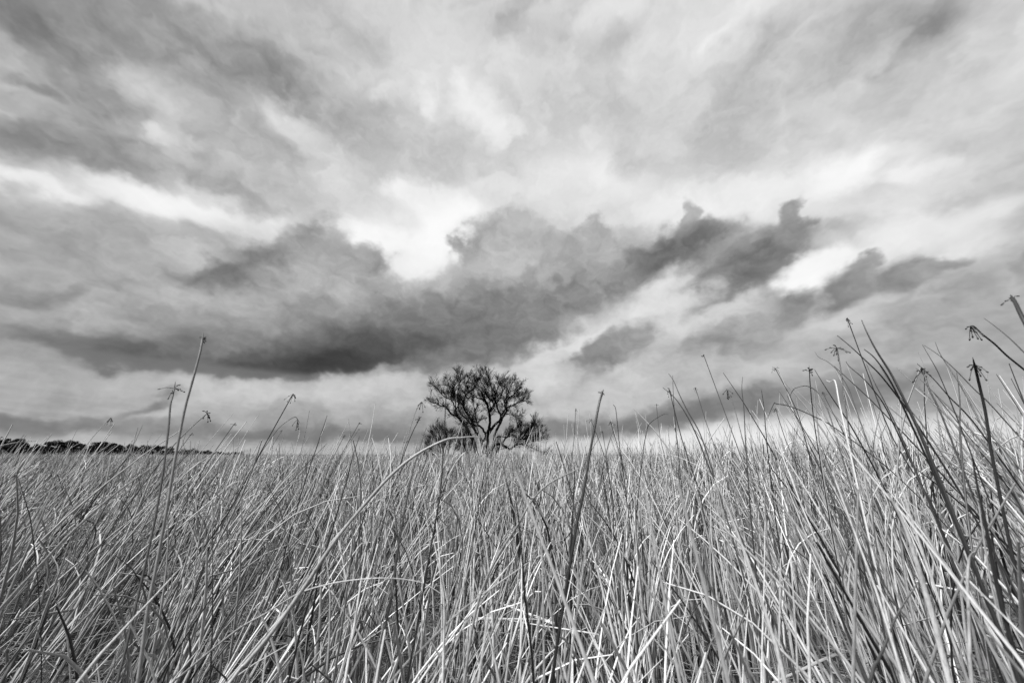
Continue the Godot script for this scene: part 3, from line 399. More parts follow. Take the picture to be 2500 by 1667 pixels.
	["reed_stem", "", 0.0042, 0.200, "grey leaf curving left under the thickest dark reed", Vector3(1.605, 0, -1.413), [Vector3(0.000, 0.000, 0.000), Vector3(-0.030, 0.224, 0.021), Vector3(-0.066, 0.440, 0.047), Vector3(-0.109, 0.653, 0.077), Vector3(-0.162, 0.864, 0.114), Vector3(-0.225, 1.069, 0.159), Vector3(-0.301, 1.269, 0.213), Vector3(-0.392, 1.458, 0.277), Vector3(-0.500, 1.635, 0.353), Vector3(-0.542, 1.688, 0.383), Vector3(-0.584, 1.722, 0.413), Vector3(-0.631, 1.752, 0.443), Vector3(-0.681, 1.766, 0.473)]],
	["reed_stem", "", 0.0034, 0.120, "reed bent right over into a hoop with its tip hanging left", Vector3(0.935, 0, -1.060), [Vector3(0.000, 0.000, 0.000), Vector3(0.001, 0.042, -0.002), Vector3(0.010, 0.262, -0.015), Vector3(0.020, 0.481, -0.031), Vector3(0.032, 0.700, -0.051), Vector3(0.047, 0.918, -0.075), Vector3(0.065, 1.135, -0.104), Vector3(0.087, 1.351, -0.139), Vector3(0.114, 1.565, -0.182), Vector3(0.124, 1.633, -0.199), Vector3(0.129, 1.681, -0.215), Vector3(0.127, 1.715, -0.232), Vector3(0.109, 1.735, -0.248), Vector3(0.085, 1.732, -0.265), Vector3(0.080, 1.722, -0.281), Vector3(0.081, 1.707, -0.298)]],
	["reed_stem", "", 0.0034, 0.050, "dark reed folded sharply so that its end hangs like an elbow", Vector3(2.012, 0, -1.507), [Vector3(0.000, 0.000, 0.000), Vector3(-0.022, 0.110, 0.004), Vector3(-0.074, 0.324, 0.014), Vector3(-0.138, 0.534, 0.026), Vector3(-0.214, 0.740, 0.040), Vector3(-0.306, 0.939, 0.057), Vector3(-0.416, 1.128, 0.077), Vector3(-0.546, 1.304, 0.101), Vector3(-0.698, 1.461, 0.130), Vector3(-0.872, 1.592, 0.162), Vector3(-0.953, 1.633, 0.177), Vector3(-1.036, 1.664, 0.192), Vector3(-1.093, 1.671, 0.207), Vector3(-1.110, 1.672, 0.222), Vector3(-1.140, 1.642, 0.237), Vector3(-1.169, 1.612, 0.253)]],
	["bulrush", "droop", 0.0034, 0.040, "dark bulrush with a dangling head slanting in near the right edge", Vector3(2.096, 0, -1.155), [Vector3(0.000, 0.000, 0.000), Vector3(-0.015, 0.097, 0.004), Vector3(-0.055, 0.313, 0.014), Vector3(-0.103, 0.528, 0.026), Vector3(-0.162, 0.739, 0.041), Vector3(-0.234, 0.946, 0.059), Vector3(-0.320, 1.148, 0.080), Vector3(-0.422, 1.341, 0.106), Vector3(-0.544, 1.521, 0.136), Vector3(-0.687, 1.684, 0.172), Vector3(-0.731, 1.721, 0.183), Vector3(-0.775, 1.754, 0.194), Vector3(-0.810, 1.783, 0.205), Vector3(-0.847, 1.808, 0.215), Vector3(-0.875, 1.825, 0.226), Vector3(-0.898, 1.822, 0.237)]],
	["reed_stem", "", 0.0034, 0.050, "bare dark reed slanting parallel above the dangling-headed bulrush", Vector3(1.175, 0, -0.566), [Vector3(0.000, 0.000, 0.000), Vector3(0.007, 0.194, -0.017), Vector3(0.016, 0.413, -0.040), Vector3(0.027, 0.630, -0.068), Vector3(0.040, 0.847, -0.102), Vector3(0.056, 1.063, -0.144), Vector3(0.076, 1.276, -0.194), Vector3(0.100, 1.486, -0.255), Vector3(0.129, 1.691, -0.329), Vector3(0.139, 1.753, -0.356), Vector3(0.156, 1.800, -0.384), Vector3(0.168, 1.842, -0.411), Vector3(0.184, 1.877, -0.439)]],
	["bulrush", "tuft", 0.0044, 0.040, "thick black bulrush with a tuft cut off by the right edge", Vector3(0.500, 0, -0.332), [Vector3(0.000, 0.000, 0.000), Vector3(0.010, 0.137, -0.007), Vector3(0.029, 0.355, -0.021), Vector3(0.052, 0.574, -0.037), Vector3(0.081, 0.791, -0.058), Vector3(0.116, 1.007, -0.083), Vector3(0.158, 1.220, -0.113), Vector3(0.209, 1.431, -0.149), Vector3(0.270, 1.638, -0.193), Vector3(0.287, 1.684, -0.205), Vector3(0.304, 1.715, -0.218), Vector3(0.321, 1.736, -0.230), Vector3(0.337, 1.751, -0.242)]],
	["reed_stem", "", 0.0034, 0.090, "reed meeting another at its tip in a narrow point, right-hand thicket", Vector3(1.450, 0, -1.197), [Vector3(0.000, 0.000, 0.000), Vector3(-0.007, 0.111, 0.005), Vector3(-0.025, 0.330, 0.017), Vector3(-0.046, 0.548, 0.032), Vector3(-0.072, 0.766, 0.051), Vector3(-0.104, 0.983, 0.073), Vector3(-0.142, 1.198, 0.100), Vector3(-0.188, 1.410, 0.132), Vector3(-0.245, 1.619, 0.172), Vector3(-0.263, 1.673, 0.184), Vector3(-0.283, 1.722, 0.197), Vector3(-0.307, 1.759, 0.210), Vector3(-0.329, 1.789, 0.222)]],
	["reed_stem", "", 0.0034, 0.090, "thin reed with a long curved tip right of the narrow pointed pair", Vector3(1.016, 0, -0.727), [Vector3(0.000, 0.000, 0.000), Vector3(0.011, 0.155, -0.013), Vector3(0.029, 0.373, -0.035), Vector3(0.051, 0.590, -0.062), Vector3(0.078, 0.806, -0.095), Vector3(0.111, 1.020, -0.135), Vector3(0.151, 1.231, -0.183), Vector3(0.199, 1.437, -0.242), Vector3(0.257, 1.638, -0.312), Vector3(0.282, 1.707, -0.343), Vector3(0.301, 1.769, -0.373), Vector3(0.330, 1.810, -0.404), Vector3(0.364, 1.853, -0.434)]],
	["reed_stem", "", 0.0032, 0.110, "long slanting reed running from the narrow point down to the right edge", Vector3(1.682, 0, -0.965), [Vector3(0.000, 0.000, 0.000), Vector3(-0.014, 0.134, -0.001), Vector3(-0.043, 0.352, -0.003), Vector3(-0.078, 0.569, -0.006), Vector3(-0.121, 0.785, -0.009), Vector3(-0.173, 0.998, -0.013), Vector3(-0.236, 1.209, -0.018), Vector3(-0.312, 1.416, -0.023), Vector3(-0.403, 1.616, -0.030), Vector3(-0.435, 1.671, -0.033), Vector3(-0.467, 1.728, -0.035), Vector3(-0.496, 1.769, -0.037), Vector3(-0.524, 1.797, -0.040)]],
	["bulrush", "open", 0.0036, 0.060, "bulrush with two small heads joined by a thread, right-hand thicket", Vector3(0.996, 0, -0.830), [Vector3(0.000, 0.000, 0.000), Vector3(0.001, 0.045, -0.002), Vector3(0.010, 0.265, -0.013), Vector3(0.020, 0.484, -0.026), Vector3(0.033, 0.703, -0.042), Vector3(0.049, 0.922, -0.061), Vector3(0.068, 1.140, -0.085), Vector3(0.091, 1.357, -0.113), Vector3(0.119, 1.572, -0.148), Vector3(0.127, 1.626, -0.159), Vector3(0.132, 1.671, -0.170), Vector3(0.143, 1.710, -0.180), Vector3(0.149, 1.723, -0.191)]],
	["bulrush", "droop", 0.0046, 0.060, "thick dark bulrush whose short head sticks out to the right", Vector3(1.204, 0, -1.097), [Vector3(0.000, 0.000, 0.000), Vector3(-0.003, 0.183, 0.010), Vector3(-0.008, 0.403, 0.025), Vector3(-0.015, 0.622, 0.043), Vector3(-0.022, 0.841, 0.065), Vector3(-0.031, 1.059, 0.092), Vector3(-0.042, 1.276, 0.125), Vector3(-0.056, 1.492, 0.165), Vector3(-0.060, 1.548, 0.178), Vector3(-0.064, 1.605, 0.191), Vector3(-0.072, 1.653, 0.203), Vector3(-0.083, 1.690, 0.216), Vector3(-0.097, 1.708, 0.229)]],
	["reed_stem", "", 0.0034, 0.100, "vertical reed among slanting ones left of the stubby-headed bulrush", Vector3(0.535, 0, -0.627), [Vector3(0.000, 0.000, 0.000), Vector3(0.026, 0.165, -0.015), Vector3(0.068, 0.380, -0.038), Vector3(0.119, 0.592, -0.066), Vector3(0.180, 0.800, -0.101), Vector3(0.254, 1.003, -0.142), Vector3(0.343, 1.198, -0.191), Vector3(0.449, 1.382, -0.250), Vector3(0.573, 1.550, -0.320), Vector3(0.636, 1.614, -0.355), Vector3(0.694, 1.674, -0.390), Vector3(0.747, 1.729, -0.425)]],
	["reed_stem", "", 0.0034, 0.050, "dark reed slanting left with a twin crossing its tip", Vector3(1.020, 0, -0.895), [Vector3(0.000, 0.000, 0.000), Vector3(0.006, 0.234, -0.014), Vector3(0.012, 0.453, -0.030), Vector3(0.020, 0.672, -0.050), Vector3(0.029, 0.890, -0.073), Vector3(0.041, 1.108, -0.102), Vector3(0.055, 1.325, -0.137), Vector3(0.072, 1.540, -0.180), Vector3(0.077, 1.592, -0.193), Vector3(0.077, 1.652, -0.205), Vector3(0.076, 1.715, -0.218), Vector3(0.081, 1.772, -0.231)]],
	["reed_stem", "", 0.0032, 0.070, "dark thin reed next right of the thickest slanting one at mid height", Vector3(0.886, 0, -0.553), [Vector3(0.000, 0.000, 0.000), Vector3(0.005, 0.096, -0.012), Vector3(0.019, 0.313, -0.044), Vector3(0.036, 0.529, -0.082), Vector3(0.057, 0.743, -0.130), Vector3(0.082, 0.954, -0.187), Vector3(0.113, 1.161, -0.256), Vector3(0.150, 1.361, -0.339), Vector3(0.194, 1.552, -0.439), Vector3(0.207, 1.597, -0.468), Vector3(0.210, 1.656, -0.497), Vector3(0.221, 1.715, -0.527), Vector3(0.238, 1.761, -0.556)]],
	["reed_stem", "", 0.0032, 0.100, "shallow slanting reed passing below the two joined heads", Vector3(1.204, 0, -0.700), [Vector3(0.000, 0.000, 0.000), Vector3(0.000, 0.076, -0.007), Vector3(0.002, 0.294, -0.032), Vector3(0.004, 0.512, -0.063), Vector3(0.006, 0.729, -0.100), Vector3(0.009, 0.944, -0.146), Vector3(0.013, 1.157, -0.201), Vector3(0.017, 1.367, -0.267), Vector3(0.022, 1.572, -0.348), Vector3(0.023, 1.625, -0.374), Vector3(0.021, 1.676, -0.400), Vector3(0.014, 1.724, -0.426), Vector3(0.014, 1.767, -0.452)]],
	["reed_stem", "", 0.0032, 0.080, "shallow slanting reed passing above the two joined heads", Vector3(1.742, 0, -1.174), [Vector3(0.000, 0.000, 0.000), Vector3(-0.014, 0.107, 0.004), Vector3(-0.049, 0.324, 0.015), Vector3(-0.092, 0.540, 0.029), Vector3(-0.144, 0.753, 0.045), Vector3(-0.207, 0.963, 0.064), Vector3(-0.283, 1.168, 0.088), Vector3(-0.375, 1.366, 0.116), Vector3(-0.484, 1.554, 0.150), Vector3(-0.523, 1.607, 0.162), Vector3(-0.566, 1.649, 0.174), Vector3(-0.607, 1.697, 0.186), Vector3(-0.651, 1.736, 0.198)]],
	["reed_stem", "", 0.0032, 0.070, "dark reed with a hair-thin tip slanting left of the twin-crossed one", Vector3(1.475, 0, -1.312), [Vector3(0.000, 0.000, 0.000), Vector3(-0.005, 0.075, 0.002), Vector3(-0.023, 0.294, 0.008), Vector3(-0.045, 0.513, 0.016), Vector3(-0.071, 0.731, 0.026), Vector3(-0.104, 0.949, 0.038), Vector3(-0.143, 1.165, 0.053), Vector3(-0.191, 1.379, 0.070), Vector3(-0.249, 1.590, 0.092), Vector3(-0.270, 1.654, 0.100), Vector3(-0.293, 1.692, 0.108), Vector3(-0.328, 1.738, 0.116), Vector3(-0.371, 1.777, 0.124), Vector3(-0.386, 1.793, 0.132)]],
	["reed_stem", "", 0.0042, 0.050, "broad black reed running down to the bottom right corner", Vector3(0.819, 0, -0.753), [Vector3(0.000, 0.000, 0.000), Vector3(-0.007, 0.133, 0.008), Vector3(-0.021, 0.352, 0.024), Vector3(-0.039, 0.571, 0.043), Vector3(-0.060, 0.788, 0.066), Vector3(-0.086, 1.005, 0.094), Vector3(-0.117, 1.220, 0.129), Vector3(-0.125, 1.261, 0.137), Vector3(-0.129, 1.319, 0.145), Vector3(-0.132, 1.362, 0.153), Vector3(-0.134, 1.405, 0.161), Vector3(-0.136, 1.459, 0.169), Vector3(-0.138, 1.501, 0.177)]],
	["reed_stem", "", 0.0048, 0.620, "brightest broad reed blade curving down through the right-hand foreground", Vector3(0.670, 0, -0.710), [Vector3(0.000, 0.000, 0.000), Vector3(-0.008, 0.156, 0.010), Vector3(-0.023, 0.375, 0.026), Vector3(-0.040, 0.594, 0.046), Vector3(-0.061, 0.811, 0.071), Vector3(-0.087, 1.028, 0.100), Vector3(-0.118, 1.243, 0.136), Vector3(-0.126, 1.288, 0.146), Vector3(-0.135, 1.335, 0.155), Vector3(-0.144, 1.367, 0.164), Vector3(-0.157, 1.414, 0.174), Vector3(-0.175, 1.453, 0.183)]],
	["reed_stem", "", 0.0046, 0.520, "pale reed with a hooked tip standing left of the broad black one", Vector3(0.653, 0, -0.816), [Vector3(0.000, 0.000, 0.000), Vector3(-0.001, 0.122, 0.010), Vector3(-0.003, 0.341, 0.033), Vector3(-0.005, 0.559, 0.061), Vector3(-0.007, 0.776, 0.094), Vector3(-0.010, 0.993, 0.135), Vector3(-0.014, 1.207, 0.185), Vector3(-0.015, 1.243, 0.195), Vector3(-0.011, 1.294, 0.206), Vector3(-0.012, 1.329, 0.216), Vector3(-0.011, 1.358, 0.226), Vector3(-0.015, 1.370, 0.237), Vector3(-0.021, 1.374, 0.247)]],
	["reed_stem", "", 0.0034, 0.120, "dark reed crossing the brightest blade from upper right to lower left", Vector3(0.222, 0, -0.799), [Vector3(0.000, 0.000, 0.000), Vector3(0.018, 0.143, 0.011), Vector3(0.052, 0.360, 0.031), Vector3(0.093, 0.574, 0.055), Vector3(0.143, 0.787, 0.085), Vector3(0.204, 0.995, 0.121), Vector3(0.277, 1.198, 0.164), Vector3(0.289, 1.226, 0.172), Vector3(0.301, 1.251, 0.179), Vector3(0.323, 1.289, 0.186), Vector3(0.360, 1.333, 0.194)]],
	["reed_stem", "", 0.0046, 0.480, "long pale reed slanting down to the right in the middle of the right-hand foreground", Vector3(0.447, 0, -0.645), [Vector3(0.000, 0.000, 0.000), Vector3(-0.001, 0.086, -0.002), Vector3(-0.006, 0.305, -0.008), Vector3(-0.011, 0.525, -0.015), Vector3(-0.017, 0.745, -0.023), Vector3(-0.025, 0.965, -0.034), Vector3(-0.034, 1.184, -0.046), Vector3(-0.037, 1.225, -0.049), Vector3(-0.044, 1.274, -0.052), Vector3(-0.053, 1.325, -0.055), Vector3(-0.067, 1.393, -0.058), Vector3(-0.081, 1.446, -0.061), Vector3(-0.084, 1.463, -0.064)]],
	["reed_stem", "", 0.0042, 0.380, "straight grey reed slanting down right across the black-stemmed middle foreground", Vector3(0.524, 0, -0.997), [Vector3(0.000, 0.000, 0.000), Vector3(-0.013, 0.088, 0.009), Vector3(-0.053, 0.302, 0.034), Vector3(-0.101, 0.515, 0.065), Vector3(-0.160, 0.724, 0.103), Vector3(-0.230, 0.927, 0.148), Vector3(-0.315, 1.123, 0.203), Vector3(-0.342, 1.174, 0.221), Vector3(-0.376, 1.234, 0.238), Vector3(-0.421, 1.319, 0.256), Vector3(-0.482, 1.418, 0.274), Vector3(-0.488, 1.429, 0.292)]],
	["reed_stem", "", 0.0040, 0.620, "white flat reed blade with a bent top at the centre bottom", Vector3(-0.088, 0, -0.682), [Vector3(0.000, 0.000, 0.000), Vector3(-0.001, 0.036, -0.002), Vector3(-0.005, 0.255, -0.015), Vector3(-0.009, 0.475, -0.030), Vector3(-0.015, 0.694, -0.049), Vector3(-0.023, 0.913, -0.072), Vector3(-0.031, 1.131, -0.101), Vector3(-0.033, 1.174, -0.108), Vector3(-0.036, 1.231, -0.114), Vector3(-0.045, 1.275, -0.121), Vector3(-0.065, 1.340, -0.128), Vector3(-0.074, 1.348, -0.135)]],
	["reed_stem", "", 0.0036, 0.300, "pale reed bowing right above the black pointed stem", Vector3(-0.185, 0, -0.799), [Vector3(0.000, 0.000, 0.000), Vector3(0.004, 0.072, 0.001), Vector3(0.017, 0.292, 0.005), Vector3(0.034, 0.511, 0.011), Vector3(0.054, 0.730, 0.017), Vector3(0.079, 0.948, 0.025), Vector3(0.109, 1.166, 0.034), Vector3(0.121, 1.235, 0.038), Vector3(0.138, 1.286, 0.042), Vector3(0.163, 1.332, 0.045), Vector3(0.194, 1.376, 0.049), Vector3(0.223, 1.421, 0.053), Vector3(0.255, 1.450, 0.056), Vector3(0.297, 1.470, 0.060), Vector3(0.315, 1.479, 0.064)]],
	["reed_stem", "", 0.0034, 0.340, "long pale reed laid over diagonally below the pale bowing one", Vector3(-0.763, 0, -0.976), [Vector3(0.000, 0.000, 0.000), Vector3(0.037, 0.138, 0.007), Vector3(0.105, 0.347, 0.021), Vector3(0.187, 0.550, 0.037), Vector3(0.286, 0.746, 0.056), Vector3(0.404, 0.931, 0.079), Vector3(0.542, 1.099, 0.107), Vector3(0.591, 1.145, 0.116), Vector3(0.665, 1.211, 0.126), Vector3(0.775, 1.283, 0.136), Vector3(0.803, 1.302, 0.145)]],
	["reed_stem", "", 0.0042, 0.520, "pale snapped reed slanting up right to a kinked end in the left foreground", Vector3(-0.968, 0, -0.513), [Vector3(0.000, 0.000, 0.000), Vector3(0.015, 0.113, -0.011), Vector3(0.050, 0.328, -0.037), Vector3(0.093, 0.542, -0.068), Vector3(0.144, 0.752, -0.107), Vector3(0.207, 0.958, -0.153), Vector3(0.282, 1.158, -0.208), Vector3(0.308, 1.212, -0.227), Vector3(0.341, 1.267, -0.246), Vector3(0.360, 1.306, -0.265)]],
	["reed_stem", "", 0.0040, 0.420, "very long pale reed slanting up from the left edge across the reed tops", Vector3(-1.309, 0, -0.810), [Vector3(0.000, 0.000, 0.000), Vector3(0.021, 0.133, 0.000), Vector3(0.063, 0.349, 0.001), Vector3(0.113, 0.563, 0.003), Vector3(0.175, 0.774, 0.004), Vector3(0.249, 0.981, 0.006), Vector3(0.339, 1.182, 0.008), Vector3(0.365, 1.230, 0.009), Vector3(0.412, 1.300, 0.009), Vector3(0.456, 1.360, 0.010), Vector3(0.511, 1.422, 0.010), Vector3(0.568, 1.470, 0.011), Vector3(0.588, 1.484, 0.012)]],
	["reed_stem", "", 0.0020, 0.060, "short dark reed leaning left near the left edge below the ridge", Vector3(-1.343, 0, -1.482), [Vector3(0.000, 0.000, 0.000), Vector3(-0.020, 0.209, 0.014), Vector3(-0.045, 0.426, 0.032), Vector3(-0.076, 0.643, 0.055), Vector3(-0.114, 0.858, 0.081), Vector3(-0.160, 1.071, 0.114), Vector3(-0.215, 1.280, 0.153), Vector3(-0.235, 1.342, 0.168), Vector3(-0.247, 1.384, 0.182), Vector3(-0.255, 1.422, 0.197), Vector3(-0.250, 1.439, 0.211)]],
	["reed_stem", "", 0.0028, 0.040, "thin dark upright reed alone in the left foreground", Vector3(-0.554, 0, -1.018), [Vector3(0.000, 0.000, 0.000), Vector3(-0.017, 0.230, 0.002), Vector3(-0.037, 0.449, 0.005), Vector3(-0.061, 0.668, 0.008), Vector3(-0.090, 0.886, 0.011), Vector3(-0.125, 1.103, 0.016), Vector3(-0.137, 1.162, 0.017), Vector3(-0.154, 1.242, 0.019), Vector3(-0.175, 1.335, 0.020)]],
	["reed_stem", "", 0.0036, 0.340, "pale leaf lying almost level over the dark ridge at the left edge", Vector3(-2.234, 0, -0.816), [Vector3(0.000, 0.000, 0.000), Vector3(0.041, 0.192, -0.014), Vector3(0.098, 0.404, -0.033), Vector3(0.165, 0.612, -0.056), Vector3(0.247, 0.814, -0.084), Vector3(0.345, 1.008, -0.117), Vector3(0.462, 1.190, -0.157), Vector3(0.599, 1.356, -0.203), Vector3(0.757, 1.500, -0.257), Vector3(0.796, 1.525, -0.271), Vector3(0.821, 1.535, -0.284), Vector3(0.827, 1.538, -0.298), Vector3(0.840, 1.540, -0.311)]],
	["reed_stem", "", 0.0036, 0.060, "dark reed slanting up right, left of the thick pale arch", Vector3(-0.584, 0, -1.043), [Vector3(0.000, 0.000, 0.000), Vector3(0.017, 0.226, 0.013), Vector3(0.036, 0.445, 0.028), Vector3(0.060, 0.663, 0.046), Vector3(0.089, 0.880, 0.068), Vector3(0.124, 1.095, 0.095), Vector3(0.142, 1.185, 0.108), Vector3(0.163, 1.263, 0.122), Vector3(0.183, 1.321, 0.136), Vector3(0.202, 1.397, 0.149), Vector3(0.218, 1.452, 0.163), Vector3(0.229, 1.493, 0.177), Vector3(0.245, 1.541, 0.190)]],
	["reed_stem", "", 0.0038, 0.070, "dark slanting reed just right of the thick pale arch, left of the tree", Vector3(-0.272, 0, -0.657), [Vector3(0.000, 0.000, 0.000), Vector3(0.001, 0.033, -0.002), Vector3(0.005, 0.253, -0.021), Vector3(0.010, 0.471, -0.043), Vector3(0.016, 0.690, -0.071), Vector3(0.023, 0.907, -0.104), Vector3(0.032, 1.123, -0.144), Vector3(0.035, 1.183, -0.158), Vector3(0.040, 1.242, -0.172), Vector3(0.040, 1.306, -0.186), Vector3(0.045, 1.388, -0.200), Vector3(0.050, 1.452, -0.214), Vector3(0.058, 1.501, -0.227), Vector3(0.070, 1.562, -0.241)]],
	["reed_stem", "", 0.0040, 0.080, "short straight dark reed leaning right between the ridge and the tree", Vector3(-1.350, 0, -2.374), [Vector3(0.000, 0.000, 0.000), Vector3(0.003, 0.025, 0.003), Vector3(0.030, 0.240, 0.039), Vector3(0.064, 0.453, 0.082), Vector3(0.104, 0.663, 0.135), Vector3(0.153, 0.868, 0.198), Vector3(0.212, 1.066, 0.274), Vector3(0.283, 1.254, 0.364), Vector3(0.366, 1.427, 0.471), Vector3(0.419, 1.512, 0.540), Vector3(0.469, 1.593, 0.608), Vector3(0.519, 1.672, 0.677)]],
	["reed_stem", "", 0.0032, 0.070, "thin upright dark reed next right of the short leaning one", Vector3(-0.574, 0, -1.862), [Vector3(0.000, 0.000, 0.000), Vector3(-0.015, 0.157, -0.015), Vector3(-0.041, 0.374, -0.040), Vector3(-0.072, 0.589, -0.071), Vector3(-0.110, 0.803, -0.108), Vector3(-0.155, 1.013, -0.153), Vector3(-0.211, 1.219, -0.207), Vector3(-0.277, 1.419, -0.272), Vector3(-0.322, 1.525, -0.316), Vector3(-0.363, 1.617, -0.360), Vector3(-0.405, 1.710, -0.404)]],
	["reed_stem", "", 0.0044, 0.500, "broad pale leaf bending left with a dark hanging tip, right-hand thicket", Vector3(0.829, 0, -0.985), [Vector3(0.000, 0.000, 0.000), Vector3(0.012, 0.214, -0.012), Vector3(0.028, 0.433, -0.027), Vector3(0.047, 0.652, -0.045), Vector3(0.070, 0.869, -0.067), Vector3(0.097, 1.086, -0.094), Vector3(0.131, 1.301, -0.126), Vector3(0.172, 1.513, -0.165), Vector3(0.190, 1.586, -0.182), Vector3(0.207, 1.657, -0.199), Vector3(0.226, 1.719, -0.215), Vector3(0.238, 1.739, -0.232), Vector3(0.239, 1.736, -0.248), Vector3(0.241, 1.744, -0.265)]],
]

const SKY_W := 4096
const SKY_H := 2048

var cloud_bank: Array = []
var sky_rows: Array = []
var broad_noise: FastNoiseLite
var fine_noise: FastNoiseLite
var edge_noise: FastNoiseLite
var streak_noise: FastNoiseLite


func make_noise(number: int, frequency: float, octaves: int, gain := 0.5) -> FastNoiseLite:
	var n := FastNoiseLite.new()
	n.seed = number
	n.noise_type = FastNoiseLite.TYPE_SIMPLEX_SMOOTH
	n.frequency = frequency
	n.fractal_type = FastNoiseLite.FRACTAL_FBM
	n.fractal_octaves = octaves
	n.fractal_gain = gain
	return n


func compute_sky() -> Image:
	broad_noise = make_noise(11, 1.0, 4)
	fine_noise = make_noise(12, 1.0, 6, 0.58)
	edge_noise = make_noise(13, 1.0, 6, 0.54)
	streak_noise = make_noise(14, 1.0, 5, 0.55)
	var list: Array = CLOUDS.duplicate()
	# the same kind of weather all the way round
	var r := RandomNumberGenerator.new()
	r.seed = 77
	for k in 230:
		var az := r.randf_range(72.0, 288.0)
		var pick := r.randf()
		if pick < 0.5:
			list.append([az, r.randf_range(5.0, 24.0), r.randf_range(6.0, 15.0), r.randf_range(1.5, 4.0), r.randf_range(-12.0, 12.0), r.randf_range(95.0, 150.0), 0.85, 0.6, 1.2])
		elif pick < 0.72:
			list.append([az, r.randf_range(18.0, 60.0), r.randf_range(4.0, 12.0), r.randf_range(1.5, 4.0), r.randf_range(-25.0, 25.0), r.randf_range(150.0, 195.0), 0.8, 0.7, 1.0])
		else:
			list.append([az, r.randf_range(2.0, 55.0), r.randf_range(3.0, 9.0), r.randf_range(0.8, 3.0), r.randf_range(-20.0, 20.0), r.randf_range(205.0, 250.0), 0.8, 0.6, 1.0])
	for c in list:
		var az := deg_to_rad(c[0])
		var el := deg_to_rad(c[1])
		var mid := Vector3(sin(az) * cos(el), sin(el), -cos(az) * cos(el))
		var east := Vector3(cos(az), 0, sin(az))
		var north := east.cross(mid)
		if north.y < 0.0:
			north = -north
		var t := deg_to_rad(c[4])
		var reach: float = (maxf(c[2], c[3]) * (1.0 + c[7]) + 2.0)
		cloud_bank.append({"mid": mid, "along": (east * cos(t) + north * sin(t)) / deg_to_rad(c[2]), "across": (north * cos(t) - east * sin(t)) / deg_to_rad(c[3]),
			"tone": float(c[5]), "much": float(c[6]), "soft": float(c[7]) if c[7] < 0.5 else minf(0.95, float(c[7]) * 1.25), "rag": float(c[8]) * 0.026, "el": float(c[1]), "az": float(c[0]), "reach": reach,
			"tall": absf(sin(t)) * c[2] * (1.0 + c[7]) + absf(cos(t)) * c[3] * (1.0 + c[7]) + 3.0})
	sky_rows.resize(SKY_H / 2)
	var job := WorkerThreadPool.add_group_task(sky_row, SKY_H / 2)
	WorkerThreadPool.wait_for_group_task_completion(job)
	var bytes := PackedByteArray()
	for row in sky_rows:
		bytes.append_array(row)
	var below := PackedFloat32Array()
	below.resize(SKY_W * 3 * (SKY_H / 2))
	below.fill(0.06)
	bytes.append_array(below.to_byte_array())
	sky_rows.clear()
	return Image.create_from_data(SKY_W, SKY_H, false, Image.FORMAT_RGBF, bytes)


